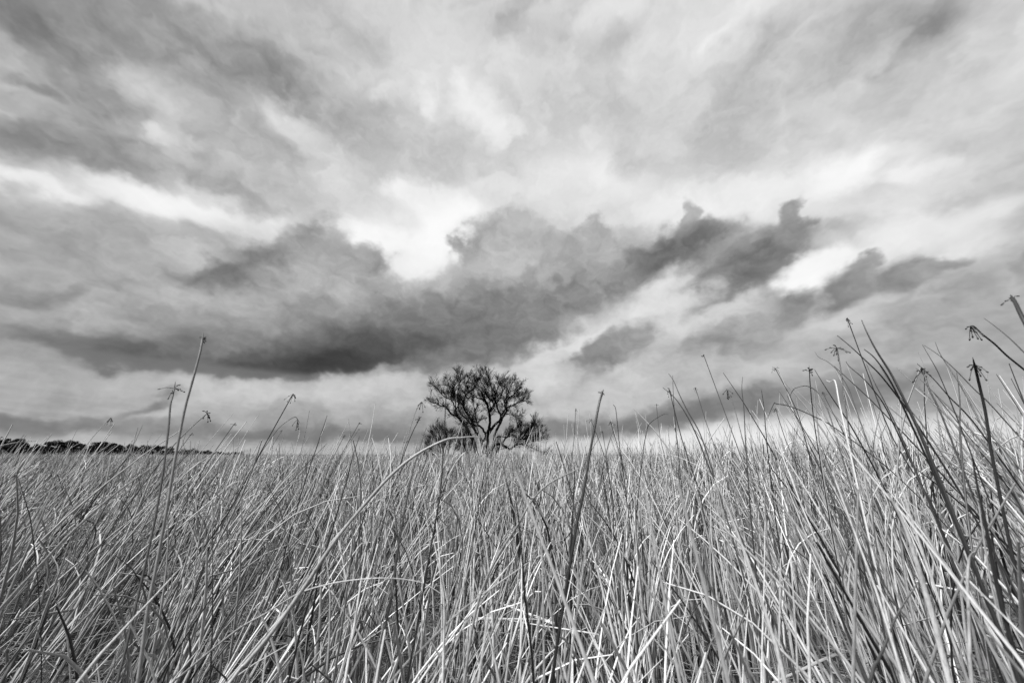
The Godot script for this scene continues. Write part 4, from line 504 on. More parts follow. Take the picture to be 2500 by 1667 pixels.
func sky_row(row: int) -> void:
	var el := (0.5 - (row + 0.5) / SKY_H) * PI
	var el_deg := rad_to_deg(el)
	var ce := cos(el)
	var se := sin(el)
	var tone := PackedFloat32Array()
	tone.resize(SKY_W)
	var dirs := PackedVector3Array()
	dirs.resize(SKY_W)
	var bent := PackedVector3Array()
	bent.resize(SKY_W)
	var base: float = [186.0, 184.0, 190.0, 198.0, 208.0, 212.0, 205.0, 200.0, 198.0, 198.0, 198.0][clampi(int(el_deg / 9.0), 0, 10)]
	var next: float = [186.0, 184.0, 190.0, 198.0, 208.0, 212.0, 205.0, 200.0, 198.0, 198.0, 198.0][clampi(int(el_deg / 9.0) + 1, 0, 10)]
	base = lerpf(base, next, fposmod(el_deg / 9.0, 1.0))
	var lift := 1.0 / (se + 0.05)
	for x in SKY_W:
		var az := (x + 0.5) / SKY_W * TAU
		var d := Vector3(sin(az) * ce, se, -cos(az) * ce)
		dirs[x] = d
		bent[x] = Vector3(edge_noise.get_noise_3d(d.x * 10.0, d.y * 13.0, d.z * 10.0), edge_noise.get_noise_3d(d.x * 10.0 + 40.0, d.y * 13.0, d.z * 10.0), 0.0)
		# the ceiling of cloud is a sheet overhead, so its ripples crowd towards the horizon
		var px := d.x * lift
		var pz := d.z * lift
		var b := broad_noise.get_noise_2d(px * 1.6, pz * 0.9)
		tone[x] = base + 30.0 * b
	for c in cloud_bank:
		if absf(el_deg - c.el) > c.tall:
			continue
		var span: float = minf(c.reach / maxf(0.05, ce), 180.0)
		var first := int(floor((c.az - span) / 360.0 * SKY_W))
		var last := int(ceil((c.az + span) / 360.0 * SKY_W))
		var mid: Vector3 = c.mid
		var along: Vector3 = c.along
		var across: Vector3 = c.across
		var soft: float = c.soft
		var rag: float = c.rag
		var much: float = c.much
		var to: float = c.tone
		var la := along.length()
		var lc := across.length()
		for xx in range(first, last):
			var x := posmod(xx, SKY_W)
			var d := dirs[x]
			var k := d.dot(mid)
			if k < 0.4:
				continue
			var w := bent[x]
			var u := d.dot(along) / k + w.x * rag * 1.6 * la
			var v := d.dot(across) / k + w.y * rag * lc
			var q := sqrt(u * u + v * v)
			if q < 1.0 + soft:
				var m := clampf((1.0 + soft - q) / (2.0 * soft), 0.0, 1.0)
				m = m * m * (3.0 - 2.0 * m) * much
				tone[x] = lerpf(tone[x], to, m)
	var rippled := smoothstep(4.0, 28.0, el_deg) * 0.92 + 0.08
	var thin := 1.0 - smoothstep(10.0, 11.0, el_deg)
	var out := PackedFloat32Array()
	out.resize(SKY_W * 3)
	for x in SKY_W:
		var d := dirs[x]
		var px := d.x * lift
		var pz := d.z * lift
		var w := bent[x]
		var s := streak_noise.get_noise_2d(px * 3.6 + w.x * 0.5, pz * 2.5 + w.y * 0.5)
		var f := fine_noise.get_noise_3d(d.x * 9.0 + w.x * 0.5, d.y * 14.0 + w.y * 0.5, d.z * 9.0)
		var t := tone[x]
		t += (s * 22.0 * rippled + f * 27.0) * clampf((262.0 - t) / 90.0, 0.0, 1.0) * clampf((t + 20.0) / 160.0, 0.35, 1.0)
		if thin > 0.0:
			var lit := 124.0 + (t - 124.0) * (1.0 if t > 124.0 else 0.25)
			t = lerpf(t, lit, thin)
		t = clampf(t, 20.0, 254.0) / 255.0
		var l := pow((t + 0.055) / 1.055, 2.4)
		out[x * 3] = l
		out[x * 3 + 1] = l
		out[x * 3 + 2] = l
	sky_rows[row] = out.to_byte_array()


func _ready() -> void:
	# ---------------------------------------------------------------- camera
	var camera := Camera3D.new()
	camera.name = "camera"
	add_child(camera)
	camera.position = Vector3(0, 1.5, 0)
	camera.rotation_degrees = Vector3(17.0, 0, 0)
	camera.fov = 85.0
	camera.near = 0.02
	camera.far = 6000.0
	camera.current = true
	var lens := CameraAttributesPhysical.new()
	lens.frustum_focal_length = 12.0 / tan(deg_to_rad(42.5))
	lens.exposure_aperture = 5.0
	lens.frustum_focus_distance = 5.0
	lens.frustum_near = 0.02
	lens.frustum_far = 6000.0
	camera.attributes = lens
	camera.fov = 85.0
	# ---------------------------------------------------------------- sky
	var panorama := PanoramaSkyMaterial.new()
	panorama.panorama = ImageTexture.create_from_image(compute_sky())
	var sky := Sky.new()
	sky.sky_material = panorama
	var env := Environment.new()
	env.background_mode = Environment.BG_SKY
	env.sky = sky
	env.tonemap_mode = Environment.TONE_MAPPER_LINEAR
	env.tonemap_exposure = 7.6
	env.background_energy_multiplier = 1.0 / 7.6
	env.sdfgi_enabled = true
	env.ssao_enabled = true
	env.ssil_enabled = true
	var world := WorldEnvironment.new()
	world.name = "environment"
	world.environment = env
	add_child(world)
	# ---------------------------------------------------------------- sun behind thin cloud
	var sun := DirectionalLight3D.new()
	sun.name = "sun"
	sun.light_energy = 0.5
	sun.light_angular_distance = 10.0
	sun.shadow_enabled = true
	sun.rotation_degrees = Vector3(-52, -50, 0)
	add_child(sun)
	# ---------------------------------------------------------------- setting
	make_materials()
	make_ground()
	make_ridge()
	# ---------------------------------------------------------------- tree and thickets
	make_tree()
	# ---------------------------------------------------------------- reeds
	make_reed_bed()
	make_near_reeds()
	make_tall_reeds()
	make_slim_bulrushes()


# ------------------------------------------------------------------ shapes
class Shape:
	var v := PackedVector3Array()
	var n := PackedVector3Array()
	var c := PackedColorArray()
	var i := PackedInt32Array()

	func mesh(material: Material) -> ArrayMesh:
		var a := []
		a.resize(Mesh.ARRAY_MAX)
		a[Mesh.ARRAY_VERTEX] = v
		a[Mesh.ARRAY_NORMAL] = n
		a[Mesh.ARRAY_COLOR] = c
		a[Mesh.ARRAY_INDEX] = i
		var m := ArrayMesh.new()
		m.add_surface_from_arrays(Mesh.PRIMITIVE_TRIANGLES, a)
		m.surface_set_material(0, material)
		return m

	# a tapering stem along pts; flat < 1 squeezes it into a blade, twist turns the blade as it climbs
	func tube(pts: PackedVector3Array, radii: PackedFloat32Array, sides: int, tones: PackedFloat32Array, flat := 1.0, turn := 0.0, twist := 0.0) -> void:
		var count := pts.size()
		var first := v.size()
		var t := (pts[1] - pts[0]).normalized()
		var side := t.cross(Vector3(0.31, 0.1, 0.94)).normalized()
		for k in count:
			var ahead: Vector3 = pts[mini(k + 1, count - 1)] - pts[maxi(k - 1, 0)]
			t = ahead.normalized()
			side = (side - t * side.dot(t)).normalized()
			var other := t.cross(side)
			var tone: float = tones[k]
			for s in sides:
				var a := TAU * s / sides
				var spin := turn + twist * k / count
				var ca := cos(a)
				var sa := sin(a) * flat
				var off := side * (ca * cos(spin) - sa * sin(spin)) + other * (ca * sin(spin) + sa * cos(spin))
				var na := cos(a) * flat
				var nb := sin(a)
				var nor := side * (na * cos(spin) - nb * sin(spin)) + other * (na * sin(spin) + nb * cos(spin))
				v.append(pts[k] + off * radii[k])
				n.append(nor.normalized())
				c.append(Color(tone, tone, tone))
		for k in count - 1:
			for s in sides:
				var a := first + k * sides + s
				var b := first + k * sides + (s + 1) % sides
				i.append_array(PackedInt32Array([a, a + sides, b, b, a + sides, b + sides]))
		# close the tip
		for s in range(1, sides - 1):
			var e := first + (count - 1) * sides
			i.append_array(PackedInt32Array([e, e + s + 1, e + s]))

	func ball(at: Vector3, size: Vector3, tone: float, along := Vector3.UP) -> void:
		var first := v.size()
		var up := along.normalized()
		var side := up.cross(Vector3(0.3, 0.2, 0.93)).normalized()
		var other := up.cross(side)
		for k in 5:
			var f := PI * k / 4.0
			for s in 6:
				var a := TAU * s / 6.0
				var d := side * (sin(f) * cos(a)) * size.x + up * (-cos(f)) * size.y + other * (sin(f) * sin(a)) * size.z
				v.append(at + d)
				n.append(d.normalized())
				c.append(Color(tone, tone, tone))
		for k in 4:
			for s in 6:
				var a := first + k * 6 + s
				var b := first + k * 6 + (s + 1) % 6
				i.append_array(PackedInt32Array([a, a + 6, b, b, a + 6, b + 6]))

	func leaf(at: Vector3, u: Vector3, w: Vector3, tone: float) -> void:
		var first := v.size()
		var nor := u.cross(w).normalized()
		for p in [at - u, at + w, at + u, at - w]:
			v.append(p)
			n.append(nor)
			c.append(Color(tone, tone, tone))
		i.append_array(PackedInt32Array([first, first + 1, first + 2, first, first + 2, first + 3]))

	func face(p: Array, tone: float) -> void:
		var first := v.size()
		var nor: Vector3 = -(p[1] - p[0]).cross(p[2] - p[0]).normalized()
		for q in p:
			v.append(q)
			n.append(nor)
			c.append(Color(tone, tone, tone))
		for k in range(1, p.size() - 1):
			i.append_array(PackedInt32Array([first, first + k, first + k + 1]))

	func box(at: Vector3, size: Vector3, tone: float) -> void:
		var h := size / 2.0
		for axis in 3:
			for s in [-1.0, 1.0]:
				var a := Vector3.ZERO
				a[axis] = h[axis] * s
				var b := Vector3.ZERO
				b[(axis + 1) % 3] = h[(axis + 1) % 3]
				var d := Vector3.ZERO
				d[(axis + 2) % 3] = h[(axis + 2) % 3] * s
				face([at + a - b - d, at + a - b + d, at + a + b + d, at + a + b - d], tone)


var reed_paint: StandardMaterial3D
var bark_paint: StandardMaterial3D
var leaf_paint: StandardMaterial3D
var soil_paint: StandardMaterial3D
var house_paint: StandardMaterial3D
var used_names := {}


func painted(called: String, rough: float, gloss: float) -> StandardMaterial3D:
	var m := StandardMaterial3D.new()
	m.resource_name = called
	m.vertex_color_use_as_albedo = true
	m.roughness = rough
	m.metallic_specular = gloss
	m.cull_mode = BaseMaterial3D.CULL_DISABLED
	return m


func make_materials() -> void:
	reed_paint = painted("reed", 0.45, 0.45)
	var fibre := NoiseTexture2D.new()
	fibre.width = 512
	fibre.height = 512
	fibre.seamless = true
	fibre.noise = make_noise(61, 0.03, 5, 0.65)
	var mottle := Gradient.new()
	mottle.offsets = PackedFloat32Array([0.0, 0.3, 0.45, 1.0])
	mottle.colors = PackedColorArray([Color(0.45, 0.45, 0.45), Color(0.75, 0.75, 0.75), Color(0.95, 0.95, 0.95), Color(1, 1, 1)])
	fibre.color_ramp = mottle
	reed_paint.albedo_texture = fibre
	reed_paint.uv1_triplanar = true
	reed_paint.uv1_scale = Vector3(28, 3, 28)
	bark_paint = painted("bark", 0.9, 0.2)
	leaf_paint = painted("foliage", 0.8, 0.2)
	house_paint = painted("house", 0.8, 0.3)
	soil_paint = StandardMaterial3D.new()
	soil_paint.resource_name = "wet_soil"
	soil_paint.roughness = 0.9
	var n := NoiseTexture2D.new()
	n.width = 512
	n.height = 512
	n.seamless = true
	n.noise = make_noise(31, 0.02, 5, 0.6)
	var ramp := Gradient.new()
	ramp.set_color(0, Color(0.06, 0.06, 0.06))
	ramp.set_color(1, Color(0.16, 0.16, 0.16))
	n.color_ramp = ramp
	soil_paint.albedo_texture = n
	soil_paint.uv1_triplanar = true
	soil_paint.uv1_world_triplanar = true
	soil_paint.uv1_scale = Vector3(0.4, 0.4, 0.4)


func numbered(called: String) -> String:
	var k: int = used_names.get(called, 0)
	used_names[called] = k + 1
	return called if k == 0 else "%s_%03d" % [called, k]


func tag(o: Node, label: String, category := "", group := "", kind := "") -> void:
	o.set_meta("label", label)
	if category:
		o.set_meta("category", category)
	if group:
		o.set_meta("group", group)
	if kind:
		o.set_meta("kind", kind)


func part(called: String, mesh: Mesh, parent: Node) -> MeshInstance3D:
	var o := MeshInstance3D.new()
	o.name = called
	o.mesh = mesh
	parent.add_child(o, true)
	return o


func thing(called: String, at: Vector3) -> Node3D:
	var o := Node3D.new()
	o.name = numbered(called)
	add_child(o, true)
	o.position = at
	return o


func make_ground() -> void:
	var o := MeshInstance3D.new()
	o.name = "ground"
	var pm := PlaneMesh.new()
	pm.size = Vector2(9000, 9000)
	pm.material = soil_paint
	o.mesh = pm
	o.set_meta("kind", "structure")
	o.set_meta("label", "dark marshy ground under the reeds")
	add_child(o)


# ------------------------------------------------------------------ far ridge with its trees and houses
func ridge_height(x: float, z: float) -> float:
	var along := clampf((x + 470.0) / -560.0, 0.0, 1.0)
	var over := 1.0 - clampf(absf(z + 745.0) / 110.0, 0.0, 1.0)
	return 19.0 * smoothstep(0.0, 1.0, along) * smoothstep(0.0, 1.0, over)


func make_ridge() -> void:
	var s := Shape.new()
	var nx := 90
	var nz := 14
	for a in nx + 1:
		for b in nz + 1:
			var x := lerpf(-1700.0, -440.0, float(a) / nx)
			var z := lerpf(-860.0, -630.0, float(b) / nz)
			var h := ridge_height(x, z)
			s.v.append(Vector3(x, h - 0.05, z))
			s.n.append(Vector3(ridge_height(x - 2.0, z) - ridge_height(x + 2.0, z), 4.0, ridge_height(x, z - 2.0) - ridge_height(x, z + 2.0)).normalized())
			var tone := 0.01
			s.c.append(Color(tone, tone, tone))
	for a in nx:
		for b in nz:
			var k := a * (nz + 1) + b
			s.i.append_array(PackedInt32Array([k, k + nz + 1, k + 1, k + 1, k + nz + 1, k + nz + 2]))
	var hill := part("hill", s.mesh(leaf_paint), self)
	hill.set_meta("kind", "structure")
	hill.set_meta("label", "low dark wooded ridge on the horizon")
	# a few kinds of broad tree
	var r := RandomNumberGenerator.new()
	r.seed = 501
	var crowns := []
	var trunks := []
	for kind in 6:
		var crown := Shape.new()
		var lobes := []
		for k in 9:
			lobes.append([Vector3(r.randf_range(-3.6, 3.6), r.randf_range(2.6, 9.0), r.randf_range(-3.0, 3.0)), r.randf_range(1.5, 2.8)])
		lobes.append([Vector3(0, 6.5, 0), 3.4])
		for k in 1300:
			var lobe: Array = lobes[r.randi() % lobes.size()]
			var d: Vector3 = Vector3(r.randfn(), r.randfn() * 0.75, r.randfn()).normalized() * lobe[1] * pow(r.randf(), 0.35)
			var u := Vector3(r.randfn(), r.randfn(), r.randfn()).normalized() * r.randf_range(0.3, 0.6)
			var w := u.cross(Vector3(r.randfn(), r.randfn(), r.randfn())).normalized() * r.randf_range(0.2, 0.4)
			crown.leaf(lobe[0] + d, u, w, r.randf_range(0.006, 0.016))
		crowns.append(crown.mesh(leaf_paint))
		var trunk := Shape.new()
		trunk.tube(PackedVector3Array([Vector3(0, -1.0, 0), Vector3(0.1, 2.0, 0), Vector3(-0.1, 4.5, 0.1), Vector3(0.2, 7.0, 0)]), PackedFloat32Array([0.45, 0.35, 0.28, 0.12]), 6, PackedFloat32Array([0.03, 0.03, 0.035, 0.03]))
		for k in 4:
			var a := r.randf() * TAU
			trunk.tube(PackedVector3Array([Vector3(0, 3.5 + k * 0.5, 0), Vector3(cos(a) * 1.4, 5.0 + k * 0.5, sin(a) * 1.4), Vector3(cos(a) * 2.6, 6.6 + k * 0.4, sin(a) * 2.6)]), PackedFloat32Array([0.16, 0.11, 0.05]), 5, PackedFloat32Array([0.03, 0.03, 0.03]))
		trunks.append(trunk.mesh(leaf_paint))
	for k in 150:
		var f := float(k) / 149.0
		var x := lerpf(-1130.0, -520.0, f) + r.randf_range(-4.0, 4.0)
		var z := -745.0 + r.randf_range(-10.0, 90.0)
		var o := thing("broad_tree", Vector3(x, ridge_height(x, z), z))
		var size := r.randf_range(1.0, 1.5) * lerpf(1.05, 0.66, smoothstep(0.6, 1.0, f))
		o.scale = Vector3(size * r.randf_range(1.2, 1.9), size * r.randf_range(0.9, 1.05), size)
		o.rotation.y = r.randf() * TAU
		part("trunk", trunks[k % 6], o)
		part("crown", crowns[(k * 5 + k / 6) % 6], o)
		tag(o, "small dark round-crowned tree in the row along the far low ridge", "tree", "trees along the far ridge")
	# hedge bushes that carry the ridge's foot down to the reeds
	for k in 26:
		var f := float(k) / 25.0
		var x := lerpf(-900.0, -430.0, f) + r.randf_range(-8.0, 8.0)
		var o := thing("hedge_bush", Vector3(x, 0, -600.0 + r.randf_range(-10.0, 10.0)))
		o.scale = Vector3(r.randf_range(1.6, 2.6), r.randf_range(0.35, 0.6), 1.2)
		part("crown", crowns[(k * 3) % 6], o)
		part("trunk", trunks[k % 6], o)
		tag(o, "low dark bush at the foot of the far ridge", "bush", "bushes at the foot of the ridge")
	# houses between the trees
	var told := ["small pale house between trees at the high end of the far ridge", "pale gabled house half hidden in the middle of the far tree row", "second pale house close beside the half hidden gabled one", "small pale house near the low end of the far tree row"]
	var spots := [Vector3(-815, 0, -700), Vector3(-736, 0, -700), Vector3(-712, 0, -705), Vector3(-650, 0, -700)]
	for k in 4:
		var at: Vector3 = spots[k]
		at.y = ridge_height(at.x, at.z)
		var o := thing("far_house", at)
		o.rotation.y = [0.5, 0.9, 0.7, 1.1][k]
		var wall := Shape.new()
		wall.box(Vector3(0, 1.5, 0), Vector3(9, 7.0, 7), 0.3)
		wall.face([Vector3(-4.5, 5.0, -3.5), Vector3(-4.5, 8.0, 0), Vector3(-4.5, 5.0, 3.5)], 0.3)
		wall.face([Vector3(4.5, 5.0, -3.5), Vector3(4.5, 8.0, 0), Vector3(4.5, 5.0, 3.5)], 0.3)
		part("wall", wall.mesh(house_paint), o)
		var roof := Shape.new()
		roof.face([Vector3(-4.9, 4.8, -3.9), Vector3(-4.9, 8.2, 0), Vector3(4.9, 8.2, 0), Vector3(4.9, 4.8, -3.9)], 0.05)
		roof.face([Vector3(-4.9, 4.8, 3.9), Vector3(-4.9, 8.2, 0), Vector3(4.9, 8.2, 0), Vector3(4.9, 4.8, 3.9)], 0.05)
		var rf := part("roof", roof.mesh(house_paint), o)
		var stack := Shape.new()
		stack.box(Vector3(2.5, 8.4, 0), Vector3(0.9, 1.8, 0.9), 0.3)
		part("chimney", stack.mesh(house_paint), rf)
		for w in 3:
			var pane := Shape.new()
			pane.box(Vector3(-2.8 + 2.8 * w, 3.2, 3.53), Vector3(1.2, 1.5, 0.1), 0.05)
			part("window", pane.mesh(house_paint), o)
		tag(o, told[k], "house", "houses on the far ridge")


# ------------------------------------------------------------------ the bare tree
func smooth_path(pts: Array, each: int) -> PackedVector3Array:
	var out := PackedVector3Array()
	for k in pts.size() - 1:
		var a: Vector3 = pts[maxi(k - 1, 0)]
		var b: Vector3 = pts[k]
		var c: Vector3 = pts[k + 1]
		var d: Vector3 = pts[mini(k + 2, pts.size() - 1)]
		for s in each:
			out.append(b.cubic_interpolate(c, a, d, float(s) / each))
	out.append(pts[pts.size() - 1])
	return out


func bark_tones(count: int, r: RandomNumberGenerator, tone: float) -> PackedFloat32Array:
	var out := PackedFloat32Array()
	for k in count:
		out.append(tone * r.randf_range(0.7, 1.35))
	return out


func grow(s: Shape, r: RandomNumberGenerator, at: Vector3, dir: Vector3, long: float, thick: float, level: int) -> void:
	var steps := 4 if level < 2 else 2
	var pts := PackedVector3Array([at])
	var radii := PackedFloat32Array([thick])
	var d := dir
	var p := at
	for k in steps:
		d = (d + Vector3(r.randfn(), r.randfn(), r.randfn()) * 0.12 + Vector3(0, 0.05, 0)).normalized()
		p += d * long / steps
		pts.append(p)
		radii.append(lerpf(thick, thick * 0.45, float(k + 1) / steps))
	s.tube(pts, radii, 4 if level < 1 else 3, bark_tones(pts.size(), r, 0.0065))
	if level >= 2:
		return
	var kids := 7 if level == 0 else 8
	for k in kids:
		var f := r.randf_range(0.2, 1.0) * steps
		var j := mini(int(f), steps - 1)
		var q := pts[j].lerp(pts[j + 1], f - j)
		var pd := (pts[j + 1] - pts[j]).normalized()
		var away := pd.cross(Vector3(r.randfn(), r.randfn(), r.randfn())).normalized()
		var nd := (pd + away * r.randf_range(0.3, 0.75)).normalized()
		grow(s, r, q, nd, long * r.randf_range(0.4, 0.8), maxf(thick * 0.6, 0.0046), level + 1)


func twigs_along(s: Shape, r: RandomNumberGenerator, path: PackedVector3Array, from: float, every: float, long: float, thick: float) -> void:
	var gone := 0.0
	var count := path.size()
	for k in count - 1:
		var step := path[k].distance_to(path[k + 1])
		if float(k) / count < from:
			continue
		gone += step
		while gone > every:
			gone -= every
			var pd := (path[k + 1] - path[k]).normalized()
			var away := pd.cross(Vector3(r.randfn(), r.randfn(), r.randfn())).normalized()
			var f := float(k) / count
			grow(s, r, path[k].lerp(path[k + 1], r.randf()), (pd * 0.75 + away * r.randf_range(0.35, 0.9) + Vector3(0, 0.2, 0)).normalized(), long * r.randf_range(0.6, 1.15), thick, 0)
	var e := (path[count - 1] - path[count - 2]).normalized()
	for k in 3:
		grow(s, r, path[count - 1], (e + Vector3(r.randfn(), r.randfn(), r.randfn()) * 0.35).normalized(), long * r.randf_range(0.6, 1.0), thick, 0)


func make_tree() -> void:
	var r := RandomNumberGenerator.new()
	r.seed = 909
	var o := thing("bare_tree", TREE_AT)
	tag(o, "leafless many-stemmed tree with a broad twiggy crown rising alone from the reeds", "tree")
	o.scale = Vector3(0.95, 0.945, 1)
	var crown := Shape.new()
	for l in TREE_LIMBS:
		var path := smooth_path(l[4], 5)
		var count := path.size()
		for k in range(1, count):
			path[k] += Vector3(r.randfn(), r.randfn(), r.randfn()) * 0.018
		var radii := PackedFloat32Array()
		for k in count:
			radii.append(1.15 * lerpf(l[1], l[2], pow(float(k) / (count - 1), 0.8)) * r.randf_range(0.9, 1.1))
		if l[0] == "trunk":
			radii[0] *= 1.5
		var s := Shape.new()
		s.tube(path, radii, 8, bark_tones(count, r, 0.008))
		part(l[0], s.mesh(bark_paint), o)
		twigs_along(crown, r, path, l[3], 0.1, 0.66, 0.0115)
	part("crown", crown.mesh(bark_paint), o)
	for group in [[SHRUB_AT, SHRUB_STEMS, "bare_shrub", "dense leafless shrub just left of the bare tree's trunks"], [UNDER_AT, UNDER_STEMS, "bare_thicket", "thin leafless undergrowth round the foot of the bare tree"]]:
		var b := thing(group[2], group[0])
		tag(b, group[3], "shrub")
		var twig := Shape.new()
		for l in group[1]:
			var path := smooth_path(l, 4)
			var radii := PackedFloat32Array()
			for k in path.size():
				radii.append(lerpf(0.045, 0.018, float(k) / path.size()))
			var s := Shape.new()
			s.tube(path, radii, 6, bark_tones(path.size(), r, 0.008))
			part("stem", s.mesh(bark_paint), b)
			twigs_along(twig, r, path, 0.25, 0.1, 0.75, 0.011)
		part("crown", twig.mesh(bark_paint), b)


# ------------------------------------------------------------------ reeds
# how the wind has laid the bed: over to one side here, back to the other there
func bed_lean(p: Vector3) -> Vector3:
	var a := p.x / maxf(0.6, -p.z)
	var l := lerpf(0.36, -0.12, smoothstep(-1.2, 0.9, a))
	return Vector3(l, 0, 0.06)


func bed_height(p: Vector3) -> float:
	var a := p.x / maxf(0.6, -p.z)
	var far := p.length()
	var h := lerpf(1.33, 1.53, smoothstep(-1.1, 0.15, a)) + 0.34 * smoothstep(0.05, 1.1, a)
	h *= lerpf(lerpf(0.84, 0.98, smoothstep(0.0, 1.2, a)), 1.0, smoothstep(0.8, 3.0, far))
	return lerpf(h, 1.45, smoothstep(7.0, 26.0, far))


# the tallest a reed may stand here without towering over its neighbours
func bed_ceiling(p: Vector3) -> float:
	var a := p.x / maxf(0.6, -p.z)
	return 1.45 + maxf(0.3, -p.z) * lerpf(-0.02, 0.22, smoothstep(0.0, 1.2, a))


func reed_path(r: RandomNumberGenerator, base: Vector3, high: float, steps: int, spread: float) -> PackedVector3Array:
	var a := r.randf() * TAU
	var lean := Vector3(cos(a), 0, sin(a)) * absf(r.randfn()) * spread
	var bow := Vector3(cos(a), 0, sin(a)).rotated(Vector3.UP, r.randfn() * 0.5) * r.randf_range(0.0, 0.22)
	var kind := r.randf()
	var pts := PackedVector3Array([base])
	var p := base
	var d := (Vector3.UP + lean).normalized()
	var snap := r.randi_range(int(steps * 0.45), steps - 2)
	for k in steps:
		if kind < 0.6:
			d = (d + bow * (k + 1.0) / steps).normalized()
		elif kind < 0.92:
			# arching over at the top
			d = (d + bow * 3.0 * pow((k + 1.0) / steps, 2.0) - Vector3(0, 0.12 * pow((k + 1.0) / steps, 3.0), 0)).normalized()
		elif k == snap:
			# snapped and hanging
			d = (bow.normalized() * r.randf_range(0.6, 1.2) + Vector3(0, r.randf_range(-1.0, 0.3), 0)).normalized()
		d = (d + Vector3(r.randfn(), 0, r.randfn()) * 0.025).normalized()
		p += d * high / steps
		pts.append(p)
	return pts


func reed_tone(r: RandomNumberGenerator) -> float:
	var k := r.randf()
	if k < 0.11:
		return r.randf_range(0.008, 0.025)
	if k < 0.26:
		return r.randf_range(0.05, 0.15)
	if k < 0.7:
		return r.randf_range(0.2, 0.37)
	return r.randf_range(0.4, 0.56)


func add_reed(s: Shape, r: RandomNumberGenerator, pts: PackedVector3Array, thick: float, sides: int, least := 0.0, most := 1.0) -> void:
	var count := pts.size()
	var tone := clampf(reed_tone(r), least, most)
	var drift := 1.0
	var radii := PackedFloat32Array()
	var tones := PackedFloat32Array()
	for k in count:
		radii.append(thick * lerpf(1.0, 0.45 if sides < 5 else 0.24, pow(float(k) / (count - 1), 1.6)))
		tones.append(tone * drift)
		drift = clampf(drift + r.randfn() * 0.05, 0.8, 1.15)
	s.tube(pts, radii, sides, tones, r.randf_range(0.3, 0.8), r.randf() * TAU, r.randf_range(-1.5, 1.5))


func reed_clump(number: int, count: int, wide: float, thick: float, steps: int, sides: int, spread: float, tall: float) -> ArrayMesh:
	var r := RandomNumberGenerator.new()
	r.seed = number
	var s := Shape.new()
	for k in count:
		var a := r.randf() * TAU
		var at := Vector3(cos(a), 0, sin(a)) * wide * sqrt(r.randf())
		var high := r.randf_range(0.72, 1.08)
		if r.randf() < 0.19:
			high *= r.randf_range(1.02, tall)
		if r.randf() < 0.18:
			high *= r.randf_range(0.35, 0.75)
		add_reed(s, r, reed_path(r, at, high, steps, spread), thick * r.randf_range(0.55, 1.25), sides)
	return s.mesh(reed_paint)


func litter_clump(number: int) -> ArrayMesh:
	var r := RandomNumberGenerator.new()
	r.seed = number
	var s := Shape.new()
	for k in 12:
		var a := r.randf() * TAU
		var d := Vector3(cos(a), r.randf_range(-0.15, 0.3), sin(a)).normalized()
		var p := Vector3(r.randf_range(-0.2, 0.2), pow(r.randf(), 1.5) * 0.6 + 0.02, r.randf_range(-0.2, 0.2)) - d * 0.3
		p.y = maxf(p.y, 0.02)
		var pts := PackedVector3Array([p])
		for j in 5:
			d = (d + Vector3(r.randfn(), r.randfn() * 0.5, r.randfn()) * 0.08 - Vector3(0, 0.03, 0)).normalized()
			p += d * r.randf_range(0.1, 0.17)
			p.y = maxf(p.y, 0.015)
			pts.append(p)
		add_reed(s, r, pts, r.randf_range(0.0020, 0.0040), 4, 0.0, 0.15)
	return s.mesh(reed_paint)


